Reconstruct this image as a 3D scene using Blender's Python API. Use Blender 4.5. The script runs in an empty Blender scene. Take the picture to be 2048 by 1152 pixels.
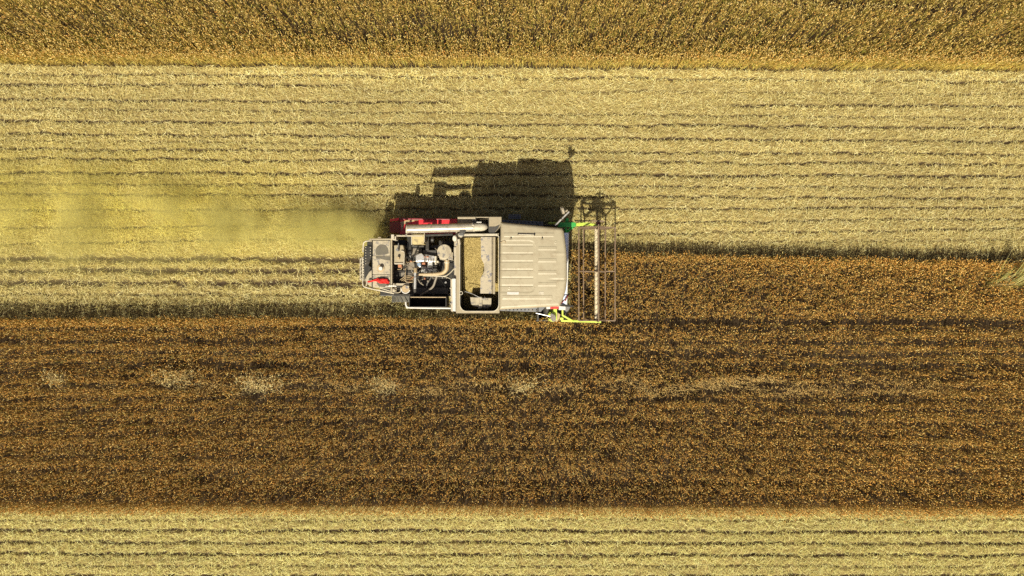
import bpy, math, random
import numpy as np
from mathutils import Vector, Matrix

rng = np.random.default_rng(11)
random.seed(5)
S = bpy.context.scene
COL = S.collection

# ------------------------------------------------------------------ camera / survey
H = 20.0            # flying height of the drone
F = 1365.0          # focal length in photo pixels (24 mm on 36 mm, 2048 wide)

def P(px, py, z=0.0):
    """photo pixel measured on something at height z -> point in metres"""
    s = (H - z) / F
    return ((px - 1024.0) * s, (576.0 - py) * s, z)

def M(npx, z=0.0):
    return npx * (H - z) / F

GX = lambda px: (np.asarray(px) - 1024.0) * H / F
GY = lambda py: (576.0 - np.asarray(py)) * H / F
PXX = lambda X: np.asarray(X) * F / H + 1024.0
PYY = lambda Y: 576.0 - np.asarray(Y) * F / H

cam_d = bpy.data.cameras.new('drone_camera')
cam_d.sensor_width = 36.0
cam_d.lens = 36.0 * F / 2048.0
cam_d.clip_end = 2000.0
cam = bpy.data.objects.new('drone_camera', cam_d)
cam.location = (0, 0, H)
COL.objects.link(cam)
S.camera = cam

# ------------------------------------------------------------------ light
SUN_DIR = Vector((0.153, 0.726, -1.0)).normalized()
ELEV = math.asin(-SUN_DIR.z)
sd = bpy.data.lights.new('sun', 'SUN')
sd.energy = 5.0
sd.angle = math.radians(0.5)
sd.color = (1.0, 0.93, 0.73)
so = bpy.data.objects.new('sun', sd)
so.rotation_euler = SUN_DIR.to_track_quat('-Z', 'Y').to_euler()
so.location = (-4, -20, 30)
COL.objects.link(so)

W = bpy.data.worlds.new('World')
S.world = W
W.use_nodes = True
nt = W.node_tree
bg = nt.nodes['Background']
sky = nt.nodes.new('ShaderNodeTexSky')
sky.sky_type = 'NISHITA'
sky.sun_disc = False
sky.sun_elevation = ELEV
sky.sun_rotation = math.atan2(-SUN_DIR.x, -SUN_DIR.y) % (2 * math.pi)
sky.air_density = 0.7
sky.dust_density = 7.0
sky.ozone_density = 0.3
nt.links.new(sky.outputs[0], bg.inputs['Color'])
bg.inputs['Strength'].default_value = 0.05

S.view_settings.view_transform = 'Standard'
S.view_settings.look = 'None'
S.view_settings.gamma = 1.0
S.view_settings.exposure = 0.18
S.cycles.max_bounces = 5
S.cycles.diffuse_bounces = 2
S.cycles.glossy_bounces = 2
S.cycles.transmission_bounces = 4
S.cycles.volume_bounces = 1
S.cycles.use_denoising = False

# ------------------------------------------------------------------ materials
def new_mat(name):
    m = bpy.data.materials.new(name)
    m.use_nodes = True
    n = m.node_tree
    return m, n, n.nodes['Principled BSDF']

def mixrgb(n, fac, a, b, mode='MIX'):
    x = n.nodes.new('ShaderNodeMix')
    x.data_type = 'RGBA'
    x.blend_type = mode
    for sock, v in ((x.inputs[0], fac), (x.inputs[6], a), (x.inputs[7], b)):
        if hasattr(v, 'is_output'):
            n.links.new(v, sock)
        elif isinstance(v, (int, float)):
            sock.default_value = v
        else:
            sock.default_value = (*v, 1.0)
    return x.outputs[2]

def noise(n, scale, detail=4, rough=0.6, lo=0.4, hi=0.6, coord=None, stretch=None):
    tc = n.nodes.new('ShaderNodeTexCoord')
    src = tc.outputs['Object']
    if stretch:
        mp = n.nodes.new('ShaderNodeMapping')
        mp.inputs['Scale'].default_value = stretch
        n.links.new(src, mp.inputs['Vector'])
        src = mp.outputs[0]
    t = n.nodes.new('ShaderNodeTexNoise')
    t.inputs['Scale'].default_value = scale
    t.inputs['Detail'].default_value = detail
    t.inputs['Roughness'].default_value = rough
    n.links.new(src, t.inputs['Vector'])
    r = n.nodes.new('ShaderNodeMapRange')
    r.inputs['From Min'].default_value = lo
    r.inputs['From Max'].default_value = hi
    n.links.new(t.outputs['Fac'], r.inputs['Value'])
    return r.outputs[0]

def paint(name, col, dirt=(0.33, 0.25, 0.15), amount=0.5, spots=0.35, rough=0.5, metal=0.0, spotcol=(0.13, 0.10, 0.08)):
    m, n, b = new_mat(name)
    c = mixrgb(n, noise(n, 2.3, 3, .6, .35, .7), col, tuple(min(1, k * 1.10) for k in col))
    f = noise(n, 5.0, 6, .7, .48, .75)
    mm = n.nodes.new('ShaderNodeMath'); mm.operation = 'MULTIPLY'
    n.links.new(f, mm.inputs[0]); mm.inputs[1].default_value = amount
    c = mixrgb(n, mm.outputs[0], c, dirt)
    g = noise(n, 11.0, 5, .65, .545, .60)
    m2 = n.nodes.new('ShaderNodeMath'); m2.operation = 'MULTIPLY'
    n.links.new(g, m2.inputs[0]); m2.inputs[1].default_value = spots
    c = mixrgb(n, m2.outputs[0], c, spotcol)
    n.links.new(c, b.inputs['Base Color'])
    b.inputs['Roughness'].default_value = rough
    b.inputs['Metallic'].default_value = metal
    bp = n.nodes.new('ShaderNodeBump'); bp.inputs['Strength'].default_value = 0.12
    bp.inputs['Distance'].default_value = 0.02
    n.links.new(f, bp.inputs['Height']); n.links.new(bp.outputs[0], b.inputs['Normal'])
    return m

MAT = {}
DUST = 5.4
MAT['beige'] = paint('beige_dusty_paint', (0.345, 0.29, 0.195), amount=0.5, spots=0.12)
MAT['roof'] = paint('beige_roof_paint', (0.39, 0.34, 0.238), dirt=(0.27, 0.20, 0.12), amount=0.6, spots=0.12, spotcol=(0.42, 0.36, 0.25), rough=0.42)
MAT['hood'] = paint('worn_hood_paint', (0.43, 0.37, 0.265), dirt=(0.17, 0.135, 0.10), amount=0.8, spots=0.75, spotcol=(0.13, 0.125, 0.14))
MAT['worn'] = paint('worn_grey_steel', (0.43, 0.37, 0.27), dirt=(0.26, 0.23, 0.19), amount=0.5, spots=0.85, spotcol=(0.15, 0.15, 0.19))
MAT['white'] = paint('white_paint', (0.50, 0.45, 0.35), amount=0.45, spots=0.3)
MAT['pure_white'] = paint('clean_white_plastic', (0.64, 0.62, 0.58), amount=0.2, spots=0.05)
MAT['red'] = paint('red_paint', (0.66, 0.035, 0.05), dirt=(0.40, 0.12, 0.06), amount=0.3, spots=0.12, spotcol=(0.45, 0.25, 0.10), rough=0.35)
MAT['maroon'] = paint('maroon_and_shaded_red', (0.20, 0.012, 0.022), dirt=(0.10, 0.05, 0.04), amount=0.5, spots=0.4, rough=0.45)
MAT['red_cloth'] = paint('red_cloth', (0.66, 0.018, 0.015), amount=0.1, spots=0.0, rough=0.8)
MAT['lime'] = paint('lime_paint', (0.52, 0.66, 0.09), dirt=(0.45, 0.42, 0.20), amount=0.4, spots=0.2)
MAT['green'] = paint('green_paint', (0.035, 0.36, 0.07), dirt=(0.16, 0.28, 0.05), amount=0.4, spots=0.15)
MAT['black'] = paint('black_steel', (0.018, 0.017, 0.016), dirt=(0.09, 0.07, 0.045), amount=0.45, spots=0.25, spotcol=(0.14, 0.11, 0.07))
MAT['void'] = paint('unlit_black_matt', (0.010, 0.010, 0.010), amount=0.15, spots=0.0, rough=0.9)
MAT['dark'] = paint('dark_grey_steel', (0.055, 0.052, 0.048), dirt=(0.15, 0.12, 0.08), amount=0.5, spots=0.3)
MAT['step'] = paint('blue_grey_steel', (0.17, 0.175, 0.19), dirt=(0.30, 0.25, 0.18), amount=0.5, spots=0.2)
MAT['metal'] = paint('bright_steel', (0.66, 0.65, 0.63), dirt=(0.26, 0.21, 0.16), amount=0.8, spots=0.6, rough=0.34, metal=0.6)
MAT['auger'] = paint('galvanised_tube', (0.47, 0.42, 0.33), dirt=(0.26, 0.21, 0.15), amount=0.75, spots=0.4, rough=0.36, metal=0.3)
MAT['duct'] = paint('tan_duct', (0.44, 0.33, 0.19), amount=0.4, spots=0.2)
MAT['hose'] = paint('grey_hose', (0.22, 0.19, 0.15), amount=0.5, spots=0.2)
MAT['rust'] = paint('rusty_bar', (0.21, 0.145, 0.095), dirt=(0.38, 0.30, 0.20), amount=0.6, spots=0.35, spotcol=(0.12, 0.06, 0.03))
MAT['shaft'] = paint('worn_pale_tube', (0.68, 0.58, 0.40), dirt=(0.30, 0.22, 0.13), amount=0.4, spots=0.5)
MAT['rubber'] = paint('dusty_rubber', (0.11, 0.105, 0.09), dirt=(0.26, 0.23, 0.17), amount=0.7, spots=0.2, rough=0.85)
MAT['yellow_panel'] = paint('yellow_stained_panel', (0.52, 0.42, 0.20), dirt=(0.30, 0.26, 0.20), amount=0.6, spots=0.5)
MAT['copper'] = paint('copper_part', (0.45, 0.17, 0.08), amount=0.4, spots=0.3)
MAT['blue_cup'] = paint('blue_plastic', (0.22, 0.30, 0.42), amount=0.2, spots=0.1)
MAT['cowl'] = paint('pale_blue_plastic', (0.66, 0.74, 0.92), amount=0.15, spots=0.05)
MAT['lamp'] = paint('lamp_glass', (0.72, 0.70, 0.62), amount=0.3, spots=0.2, rough=0.15)

MAT['oil'] = paint('oily_stain', (0.13, 0.115, 0.085), dirt=(0.08, 0.075, 0.07), amount=0.7, spots=0.5)
m, n, b = new_mat('grain')
c = mixrgb(n, noise(n, 38.0, 3, .7, .36, .64), (0.23, 0.165, 0.05), (0.60, 0.47, 0.185))
n.links.new(c, b.inputs['Base Color']); b.inputs['Roughness'].default_value = .6
bp = n.nodes.new('ShaderNodeBump'); bp.inputs['Strength'].default_value = .5; bp.inputs['Distance'].default_value = .02
n.links.new(noise(n, 60.0, 3, .7, .3, .7), bp.inputs['Height']); n.links.new(bp.outputs[0], b.inputs['Normal'])
MAT['grain'] = m

m, n, b = new_mat('tinted_glass')
b.inputs['Base Color'].default_value = (0.40, 0.44, 0.54, 1)
b.inputs['Roughness'].default_value = 0.06
b.inputs['IOR'].default_value = 1.5
b.inputs['Transmission Weight'].default_value = 0.15
b.inputs['Specular IOR Level'].default_value = 0.9
MAT['glass'] = m

def vcol_mat(name, rough=0.6, trans=0.0, grain=0.0):
    m, n, b = new_mat(name)
    a = n.nodes.new('ShaderNodeAttribute'); a.attribute_name = 'Col'
    c = a.outputs['Color']
    if grain:
        k = noise(n, grain, 3, .7, .3, .7)
        c = mixrgb(n, k, mixrgb(n, 1.0, c, (0.55, 0.52, 0.47), 'MULTIPLY'), c)
    n.links.new(c, b.inputs['Base Color'])
    b.inputs['Roughness'].default_value = rough
    b.inputs['Specular IOR Level'].default_value = 0.35
    if trans:
        out = n.nodes['Material Output']
        t = n.nodes.new('ShaderNodeBsdfTranslucent')
        n.links.new(c, t.inputs['Color'])
        mx = n.nodes.new('ShaderNodeMixShader'); mx.inputs[0].default_value = trans
        n.links.new(b.outputs[0], mx.inputs[1]); n.links.new(t.outputs[0], mx.inputs[2])
        n.links.new(mx.outputs[0], out.inputs['Surface'])
    return m

MAT['straw'] = vcol_mat('straw', 0.5, 0.12)
MAT['wheat'] = vcol_mat('ripe_wheat', 0.55, 0.10)
MAT['weed'] = vcol_mat('green_grass', 0.5, 0.25)
MAT['ground'] = vcol_mat('field_soil', 0.95, 0.0, grain=55.0)
MAT['ground'].node_tree.nodes['Principled BSDF'].inputs['Specular IOR Level'].default_value = 0.1

# ------------------------------------------------------------------ tags
def tag(o, label=None, cat=None, group=None, kind=None):
    if label: o['label'] = label
    if cat: o['category'] = cat
    if group: o['group'] = group
    if kind: o['kind'] = kind
    return o

def empty(name, loc):
    o = bpy.data.objects.new(name, None)
    o.location = loc
    o.empty_display_size = 0.3
    COL.objects.link(o)
    return o

# ------------------------------------------------------------------ noise in numpy
def vnoise(x, y, seed=0):
    x = np.asarray(x, float); y = np.asarray(y, float)
    r = np.random.default_rng(1000 + seed)
    T = r.random((256, 256))
    xi = np.floor(x).astype(int); yi = np.floor(y).astype(int)
    fx = x - xi; fy = y - yi
    fx = fx * fx * (3 - 2 * fx); fy = fy * fy * (3 - 2 * fy)
    a = T[xi & 255, yi & 255]; b_ = T[(xi + 1) & 255, yi & 255]
    c = T[xi & 255, (yi + 1) & 255]; d = T[(xi + 1) & 255, (yi + 1) & 255]
    return (a * (1 - fx) + b_ * fx) * (1 - fy) + (c * (1 - fx) + d * fx) * fy

def fbm(x, y, seed=0, o=3):
    v = 0; a = 1; t = 0
    for k in range(o):
        v = v + a * vnoise(x * 2 ** k, y * 2 ** k, seed + k); t += a; a *= .55
    return v / t

def sstep(a, b, x):
    t = np.clip((x - a) / (b - a), 0, 1)
    return t * t * (3 - 2 * t)

# ------------------------------------------------------------------ layout of the field (photo pixels on the ground)
def edge_top(px):      # standing crop above this line
    return 131 + 13 * px / 2048 + 7 * (fbm(px / 60, 0 * px, 3) - .5) + 3 * (vnoise(px / 9, 0 * px + 4, 5) - .5)
def edge_mid(px):      # uncut brown crop below this line
    left = 637 + 0 * px
    right = 509 + 19 * (px - 1236) / 812
    e = np.where(px < 1141, left, right)
    return e + 6 * (fbm(px / 70, 0 * px + 9, 7) - .5) + 4 * (vnoise(px / 10, 0 * px + 3, 8) - .5)
def edge_low(px):
    return 1011 + 6 * px / 2048 + 3 * (fbm(px / 60, 0 * px + 2, 12) - .5)

def zone(px, py):
    """0 stubble, 1 top crop, 2 brown crop"""
    z = np.zeros(np.shape(px), int)
    z[py < edge_top(px)] = 1
    z[(py > edge_mid(px)) & (py < edge_low(px))] = 2
    return z

# furrow lines: y at left, y at right, half width px, strength, x from, x to
LINES = [(147, 163, 3, .75, -400, 2500), (168, 176, 3.2, .9, -400, 700), (176, 188, 2.5, .5, 700, 2500), (199, 211, 3, .9, -400, 900), (200, 213, 3, .95, 1450, 2500),
         (217, 237, 2.6, .6, -400, 2500), (242, 256, 3.2, .95, -400, 2500), (266, 284, 3.5, .8, -400, 2500), (280, 299, 2.5, .45, -400, 1200),
         (298, 308, 3, .85, -400, 2500), (317, 328, 3, .9, -400, 2500), (345, 352, 3.5, .9, -400, 2500), (367, 376, 2.6, .75, -400, 2500),
         (386, 397, 3, .85, -400, 2500), (421, 414, 3, .8, -400, 2500), (456, 437, 3, .7, -400, 2500), (487, 456, 3.2, .7, -400, 2500),
         (500, 478, 3, .5, 700, 2500), (518, 522, 9, .85, -400, 1100), (541, 545, 9, .8, -400, 1100), (565, 568, 9, .75, -400, 1100), (589, 590, 4, .6, -400, 1100),
         (610, 610, 5, .5, -400, 1100),
         (1040, 1040, 2.4, .6, -400, 2500), (1060, 1064, 3.6, 1.0, -400, 2500), (1084, 1087, 3.4, 1.0, -400, 2500), (1107, 1111, 3.4, 1.0, -400, 2500), (1131, 1132, 2.6, .65, -400, 2500), (1152, 1152, 3.4, .95, -400, 2500),
         (1175, 1176, 3.4, .9, -400, 2500), (1199, 1200, 3.4, .9, -400, 2500), (1224, 1224, 3.4, .9, -400, 2500), (1250, 1250, 3.4, .9, -400, 2500)]
CROP_LINES = [(644, 645, 4.2, 1.25, 1180, 2600), (668, 668, 2, .35, -400, 1100), (700, 702, 2.2, .4, -400, 2500), (735, 738, 3.2, .85, -400, 2600), (590, 592, 2.2, .35, 1180, 2600), (545, 556, 2.2, .45, 1180, 2600),
              (808, 812, 2.5, .45, -400, 2500), (850, 852, 2.5, .5, -400, 2500), (893, 893, 2.5, .4, -400, 2500), (934, 936, 2.6, .5, -400, 2500), (960, 962, 2.5, .45, -400, 2500), (985, 988, 2.6, .6, -400, 2500),
              ] + [(y_, y_ + 3 + (k_ % 3), 4.4, (.8, 1.05, .9, 1.1, .75)[k_ % 5], -400, 2600) for k_, y_ in enumerate((655, 680, 703, 724, 748, 766, 793, 815, 838, 862, 885, 906, 931, 953, 974, 993))] + [(y_, y_ + 12, 4.0, .9, -400, 2500) for y_ in (-8, 14, 32, 50, 66, 84)] + [
              (75, 95, 2.5, .65, -400, 2500), (99, 112, 2.4, .55, -400, 2500), (40, 55, 2.2, .35, -400, 2500), (10, 20, 2.2, .3, -400, 2500)]

def furrow(px, py, lines, seed=0, wob=3.2, patch=.42):
    out = np.zeros(np.shape(px))
    for k, (yl, yr, w, s, xa, xb) in enumerate(lines):
        yc = yl + (yr - yl) * px / 2048.0
        yc = yc + wob * (fbm(px / 85.0, 0 * px + k * 7.3, 20 + seed) - .5) * 2 + 2.4 * (vnoise(px / 11.0, 0 * px + k * 3.1, 30 + seed) - .5) * 2 + .8 * (vnoise(px / 4.0, 0 * px + k * 1.9, 70 + seed) - .5) * 2
        a = s * (1 - patch + patch * sstep(.14, .56, fbm(px / 120.0, 0 * px + k * 5.7, 40 + seed) * .6 + .4 * vnoise(px / 13., 0 * px + k * 2.7, 60 + seed)) * 1.25)
        a = a * sstep(xa - 40, xa + 40, px) * (1 - sstep(xb - 40, xb + 40, px))
        ww = w * (.50 + .55 * vnoise(px / 14.0, 0 * px + k * 9.1, 50 + seed))
        out = np.maximum(out, 1.12 * a * np.exp(-((py - yc) / ww) ** 2))
    return np.clip(out, 0, 1)

def plume(px, py):
    """where the blown yellow chaff has settled"""
    a = np.exp(-((py - 415 - (px - 300) * .03) / 95.0) ** 2) * (1 - sstep(420, 760, px))
    b = .8 * np.exp(-((py - 460) / 38.0) ** 2) * sstep(150, 450, px) * (1 - sstep(640, 770, px))
    return np.clip(np.maximum(a, b) * (.30 + 1.0 * fbm(px / 90., py / 26., 77, 4)), 0, 1)

# ------------------------------------------------------------------ ground (one sheet to the horizon)
def axis(lo, hi, step, far):
    a = np.arange(lo, hi + step / 2, step)
    return np.concatenate([-np.array(far)[::-1], a, np.array(far)])

def field_mesh(name, co, tris, col, mat):
    me = bpy.data.meshes.new(name)
    nv, nf = len(co), len(tris)
    me.vertices.add(nv)
    me.vertices.foreach_set('co', np.ascontiguousarray(co, np.float32).ravel())
    k = tris.shape[1]
    me.loops.add(nf * k)
    me.loops.foreach_set('vertex_index', np.ascontiguousarray(tris, np.int32).ravel())
    me.polygons.add(nf)
    me.polygons.foreach_set('loop_start', np.arange(0, nf * k, k, dtype=np.int32))
    try:
        me.polygons.foreach_set('loop_total', np.full(nf, k, np.int32))
    except Exception:
        pass
    a = me.color_attributes.new('Col', 'FLOAT_COLOR', 'POINT')
    c4 = np.ones((nv, 4), np.float32); c4[:, :3] = col
    a.data.foreach_set('color', c4.ravel())
    me.update()
    me.validate()
    me.materials.append(MAT[mat])
    o = bpy.data.objects.new(name, me)
    COL.objects.link(o)
    return o

xs = axis(-18.4, 18.4, 0.08, [19.5, 22, 26, 34, 50, 90, 180, 420, 900])
ys = axis(-11.6, 11.6, 0.028, [12.5, 14, 17, 22, 32, 55, 110, 260, 900])
Xg, Yg = np.meshgrid(xs, ys, indexing='ij')
PXg, PYg = PXX(Xg), PYY(Yg)
zn = zone(PXg, PYg)
fr = furrow(PXg, PYg, LINES) * (zn == 0)
soil = np.array([0.085, 0.060, 0.038]); chaff = np.array([0.36, 0.285, 0.115]); ychaff = np.array([0.46, 0.36, 0.085])
pl = plume(PXg, PYg)[..., None]
cv = chaff * (1 - pl) + ychaff * pl
cv = cv * (.75 + .5 * fbm(Xg * 3, Yg * 8, 90))[..., None]
lum = fbm(Xg * .35, Yg * 1.6, 95)[..., None]
cv = cv * (.82 + .36 * lum)
mixs = np.clip(fr * 1.25, 0, 1)[..., None]
gc = cv * (1 - mixs) + soil * mixs
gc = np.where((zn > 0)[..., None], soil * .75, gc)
shade_band = (sstep(34, 14, edge_mid(PXg) - PYg) * (zn == 0) * (PYg < 700))[..., None]  # shadow along the uncut edge, painted into the ground as darker soil colour
gc = gc * (1 - .7 * shade_band) + soil * .7 * shade_band
far = ((np.abs(Xg) > 18.4) | (np.abs(Yg) > 11.6)) & (zn > 0)
gc = np.where(far[..., None], np.array([0.20, 0.13, 0.05]), gc)
Zg = .018 * (fbm(Xg * 2.2, Yg * 5, 91) - .5) - .05 * fr
Zg = np.where((np.abs(Xg) > 18.4) | (np.abs(Yg) > 11.6), 0, Zg)
nx, ny = len(xs), len(ys)
idx = np.arange(nx * ny).reshape(nx, ny)
quads = np.stack([idx[:-1, :-1], idx[1:, :-1], idx[1:, 1:], idx[:-1, 1:]], -1).reshape(-1, 4)
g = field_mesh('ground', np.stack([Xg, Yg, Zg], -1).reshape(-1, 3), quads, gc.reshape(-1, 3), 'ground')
tag(g, 'brown field soil strewn with pale chaff in straight furrows', 'ground', kind='structure')

# ------------------------------------------------------------------ ribbons and plants
def unit(v):
    return v / np.maximum(np.linalg.norm(v, axis=-1, keepdims=True), 1e-9)

class Soup:
    def __init__(s):
        s.co, s.tr, s.cl, s.n = [], [], [], 0
    def add(s, pts, tris, col):
        """pts (N,k,3), tris (t,3) local, col (N,3) or (N,k,3)"""
        N, k, _ = pts.shape
        base = s.n + np.arange(N)[:, None, None] * k
        s.tr.append((base + tris[None]).reshape(-1, 3))
        s.co.append(pts.reshape(-1, 3))
        if col.ndim == 2:
            col = np.repeat(col[:, None, :], k, 1)
        s.cl.append(col.reshape(-1, 3))
        s.n += N * k
    def ribbon(s, centers, width, side, col, taper=None):
        """centers (N,L,3), side (N,3) unit; taper (L,)"""
        N, L, _ = centers.shape
        if taper is None: taper = np.ones(L)
        off = side[:, None, :] * (width[:, None] * taper[None])[..., None] * .5
        pts = np.empty((N, 2 * L, 3))
        pts[:, 0::2] = centers - off
        pts[:, 1::2] = centers + off
        t = []
        for i in range(L - 1):
            a = 2 * i
            t += [(a, a + 1, a + 3), (a, a + 3, a + 2)]
        s.add(pts, np.array(t), col)
    def spindle(s, p, d, length, rad, col):
        a = unit(np.cross(d, np.array([.31, .17, .93])))
        b_ = np.cross(d, a)
        m = p + d * (length * .4)[:, None]
        r = rad[:, None]
        pts = np.stack([p, m + a * r, m - a * .5 * r + b_ * .87 * r, m - a * .5 * r - b_ * .87 * r, p + d * length[:, None]], 1)
        t = np.array([(0, 2, 1), (0, 3, 2), (0, 1, 3), (4, 1, 2), (4, 2, 3), (4, 3, 1)])
        s.add(pts, t, col)
    def build(s, name, mat):
        return field_mesh(name, np.concatenate(s.co), np.concatenate(s.tr), np.concatenate(s.cl), mat)

def hz(az):
    return np.stack([np.cos(az), np.sin(az), 0 * az], -1)

def wheat(soup, x, y, h, lean, head_col, stem_col, nod=(.15, 1.15), hl=(.08, .135), rad=.0112, leaves=2, r=rng, azbias=None, leaf=(.08, .20)):
    """standing ripe plants: x,y base, h height, lean (N,2) displacement of the neck"""
    N = len(x)
    base = np.stack([x, y, np.full(N, -.02)], -1)
    neck = np.stack([x + lean[:, 0], y + lean[:, 1], h], -1)
    mid = base * .5 + neck * .5
    mid[:, :2] -= lean * .18
    mid[:, 2] += .02
    az = r.uniform(0, 2 * np.pi, N)
    soup.ribbon(np.stack([base, mid, neck], 1), np.full(N, .0062), hz(az), stem_col)
    ha = r.uniform(0, 2 * np.pi, N)
    if azbias is not None:
        ha = np.where(r.random(N) < .65, np.arctan2(lean[:, 1], lean[:, 0]) + r.normal(0, .5, N), ha)
    tilt = r.uniform(nod[0], nod[1], N)
    d = hz(ha) * np.sin(tilt)[:, None]
    d[:, 2] = np.cos(tilt)
    L = r.uniform(hl[0], hl[1], N)
    soup.spindle(neck, d, L, rad * r.uniform(.8, 1.25, N), head_col)
    for k in range(leaves):
        la = r.uniform(0, 2 * np.pi, N)
        f = r.uniform(.35, .85, N)[:, None]
        p0 = base * (1 - f) + neck * f
        ll = r.uniform(leaf[0], leaf[1], N)[:, None]
        p1 = p0 + hz(la) * ll * .55 + np.array([0, 0, 1]) * ll * r.uniform(-.1, .45, N)[:, None]
        p2 = p0 + hz(la) * ll + np.array([0, 0, 1]) * ll * r.uniform(-.7, .2, N)[:, None]
        soup.ribbon(np.stack([p0, p1, p2], 1), r.uniform(.007, .012, N), hz(la + np.pi / 2), stem_col * r.uniform(.7, 1.25, (N, 1)), np.array([1, .8, .15]))

def scatter(xa, xb, ya, yb, dens):
    n = int((xb - xa) * (yb - ya) * dens)
    return rng.uniform(xa, xb, n), rng.uniform(ya, yb, n)

def palette(n, cols, weights, jit=.18):
    cols = np.array(cols)
    i = rng.choice(len(cols), n, p=np.array(weights) / np.sum(weights))
    c = cols[i] * rng.uniform(1 - jit, 1 + jit, (n, 1)) * rng.uniform(.96, 1.04, (n, 3))
    return np.clip(c, .004, .95)

XA, XB = -17.6, 17.6
# flattened patches in the crops: centre px, radii px, lean (m), strength
LODGED = [(1265, 768, 75, 13, (-.30, .18), .9), (1340, 780, 80, 12, (-.36, .05), .8), (1425, 772, 70, 14, (-.36, .10), .85), (1500, 768, 75, 16, (-.36, .12), .8), (1580, 775, 90, 18, (-.30, .06), .55),
          (1750, 770, 160, 18, (-.28, .06), .35), (940, 770, 60, 12, (-.2, .15), .45), (430, 772, 40, 10, (.2, .2), .6), (640, 768, 55, 11, (.2, .2), .5), (705, 774, 30, 10, (-.2, .2), .6), (868, 780, 36, 10, (-.22, .15), .7), (985, 772, 36, 10, (.2, .2), .6), (1120, 778, 45, 10, (.1, .25), .55), (240, 768, 50, 9, (.2, .15), .4),
          (425, 6, 85, 16, (.22, .22), .9), (1615, 14, 110, 22, (-.34, -.08), 1.0), (1720, 25, 120, 16, (-.3, -.05), .6), (1560, -15, 200, 18, (-.3, -.05), .8), (1090, 42, 28, 9, (-.2, .1), .7), (1880, 18, 140, 24, (-.25, -.05), .5)]
TUFTS = [(124, 766, 22, 10, (.10, .26)), (356, 764, 34, 13, (.20, .24)), (524, 776, 40, 14, (.16, .30)), (783, 776, 26, 11, (-.16, .26)), (1036, 776, 26, 11, (.20, .22))]
WEEDS = [(1976, 570, 12, 8), (2006, 578, 14, 10)]

def lodge(px, py):
    lx = np.zeros(np.shape(px)); ly = np.zeros(np.shape(px)); k = np.zeros(np.shape(px))
    for cx, cy, rx, ry, (ax, ay), s in LODGED:
        w = 1.05 * s * sstep(.20, .46, fbm(px / 26., py / 10., 205)) * sstep(1.25, .55, np.sqrt(((px - cx) / rx) ** 2 + ((py - cy) / ry) ** 2) + .5 * (fbm(px / 14, py / 8, 200) - .5))
        lx += w * ax; ly += w * ay; k = np.maximum(k, w)
    return lx, ly, k

def tuft_mask(px, py):
    o = np.zeros(np.shape(px), bool)
    for cx, cy, rx, ry, l in TUFTS:
        o |= ((px - cx) / (rx * .85)) ** 2 + ((py - cy - 3) / (ry * .85)) ** 2 < .5 + 1.0 * fbm(px / 9., py / 6., 210)
    return o

def crop_points(ya, yb, dens, zid):
    x, y = scatter(XA, XB, ya, yb, dens)
    px, py = PXX(x), PYY(y)
    f = furrow(px, py, CROP_LINES, 5, wob=3.0, patch=.5)
    drill = .5 + .5 * np.cos((y + .010 * x + .035 * (fbm(x * 1.2, y * .8, 67) - .5) * 2) * 2 * np.pi / .205)
    keep = (zone(px, py) == zid) & (rng.random(len(x)) > np.clip(f * 1.1, 0, .99)) & (rng.random(len(x)) > .80 * (1 - drill) ** 1.5 * (.35 + .65 * sstep(.3, .6, fbm(x * .5, y * 2, 66))))
    hole = fbm(px / 9., py / 5., 120, 2)
    keep &= rng.random(len(x)) > .75 * sstep(.64, .74, hole)
    gap = np.abs(py - (642 + 1.5 * (px - 1200) / 800 + 2.5 * (fbm(px / 40., 0 * px, 68) - .5) * 2)) < 4.4 + 1.8 * vnoise(px / 15., 0 * px, 69)
    keep &= ~(gap & (px > 1225))
    keep &= ~tuft_mask(px, py)
    x, y = x[keep], y[keep]
    # extra plants along the strip edges, added to make their cast shadow solid
    ex, ey = scatter(XA, XB, ya, yb, 700)
    ex2, ey2 = PXX(ex), PYY(ey)
    dd = np.minimum(np.abs(ey2 - edge_mid(ex2)), np.minimum(np.abs(ey2 - edge_top(ex2)), np.abs(ey2 - edge_low(ex2))))
    kk = (zone(ex2, ey2) == zid) & (dd < 13)
    x = np.concatenate([x, ex[kk]]); y = np.concatenate([y, ey[kk]])
    return x, y, PXX(x), PYY(y)

# --- brown ripe crop
x, y, px, py = crop_points(float(GY(1020)), float(GY(500)), 620, 2)
lx, ly, k = lodge(px, py)
n = len(x)
fl = furrow(px, py, CROP_LINES, 5, wob=3.0, patch=.5)
h = (.76 + .10 * (fbm(x * 1.3, y * 3, 130) - .5) - .12 * (np.abs(py - edge_mid(px)) < 12) * rng.random(n) - .30 * fl + rng.normal(0, .035, n)) * (1 - .28 * k) * np.where((px > 1141) & (py < 642), .74, 1.0)
wl = np.stack([lx * rng.uniform(.4, 1.3, n) + rng.normal(0, .045, n) - .03, ly + rng.normal(0, .045, n) + .015], -1)
hc = palette(n, [(.60, .345, .095), (.48, .245, .058), (.70, .46, .155), (.56, .27, .062), (.82, .64, .28), (.40, .29, .075)], [.32, .22, .22, .05, .09, .10])
hc = hc * np.array([1.0, .97, .84]) * (1.06 + .32 * fbm(x * .4, y * .9, 140))[:, None] * (1.0 + .22 * sstep(900, 2000, px))[:, None]
pale = np.array([.82, .62, .27])
hc = hc * (1 - .85 * k[:, None]) + pale * .85 * k[:, None]
sc = palette(n, [(.42, .26, .07), (.34, .20, .05), (.50, .34, .10), (.27, .23, .05)], [.4, .3, .2, .1])
sc = sc * (1 - .7 * k[:, None]) + pale * .7 * k[:, None]
sp = Soup()
wheat(sp, x, y, h, wl, hc, sc, nod=(.15, 1.0), hl=(.07, .115), rad=.0092, leaves=1, leaf=(.05, .12), azbias=1)
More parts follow.
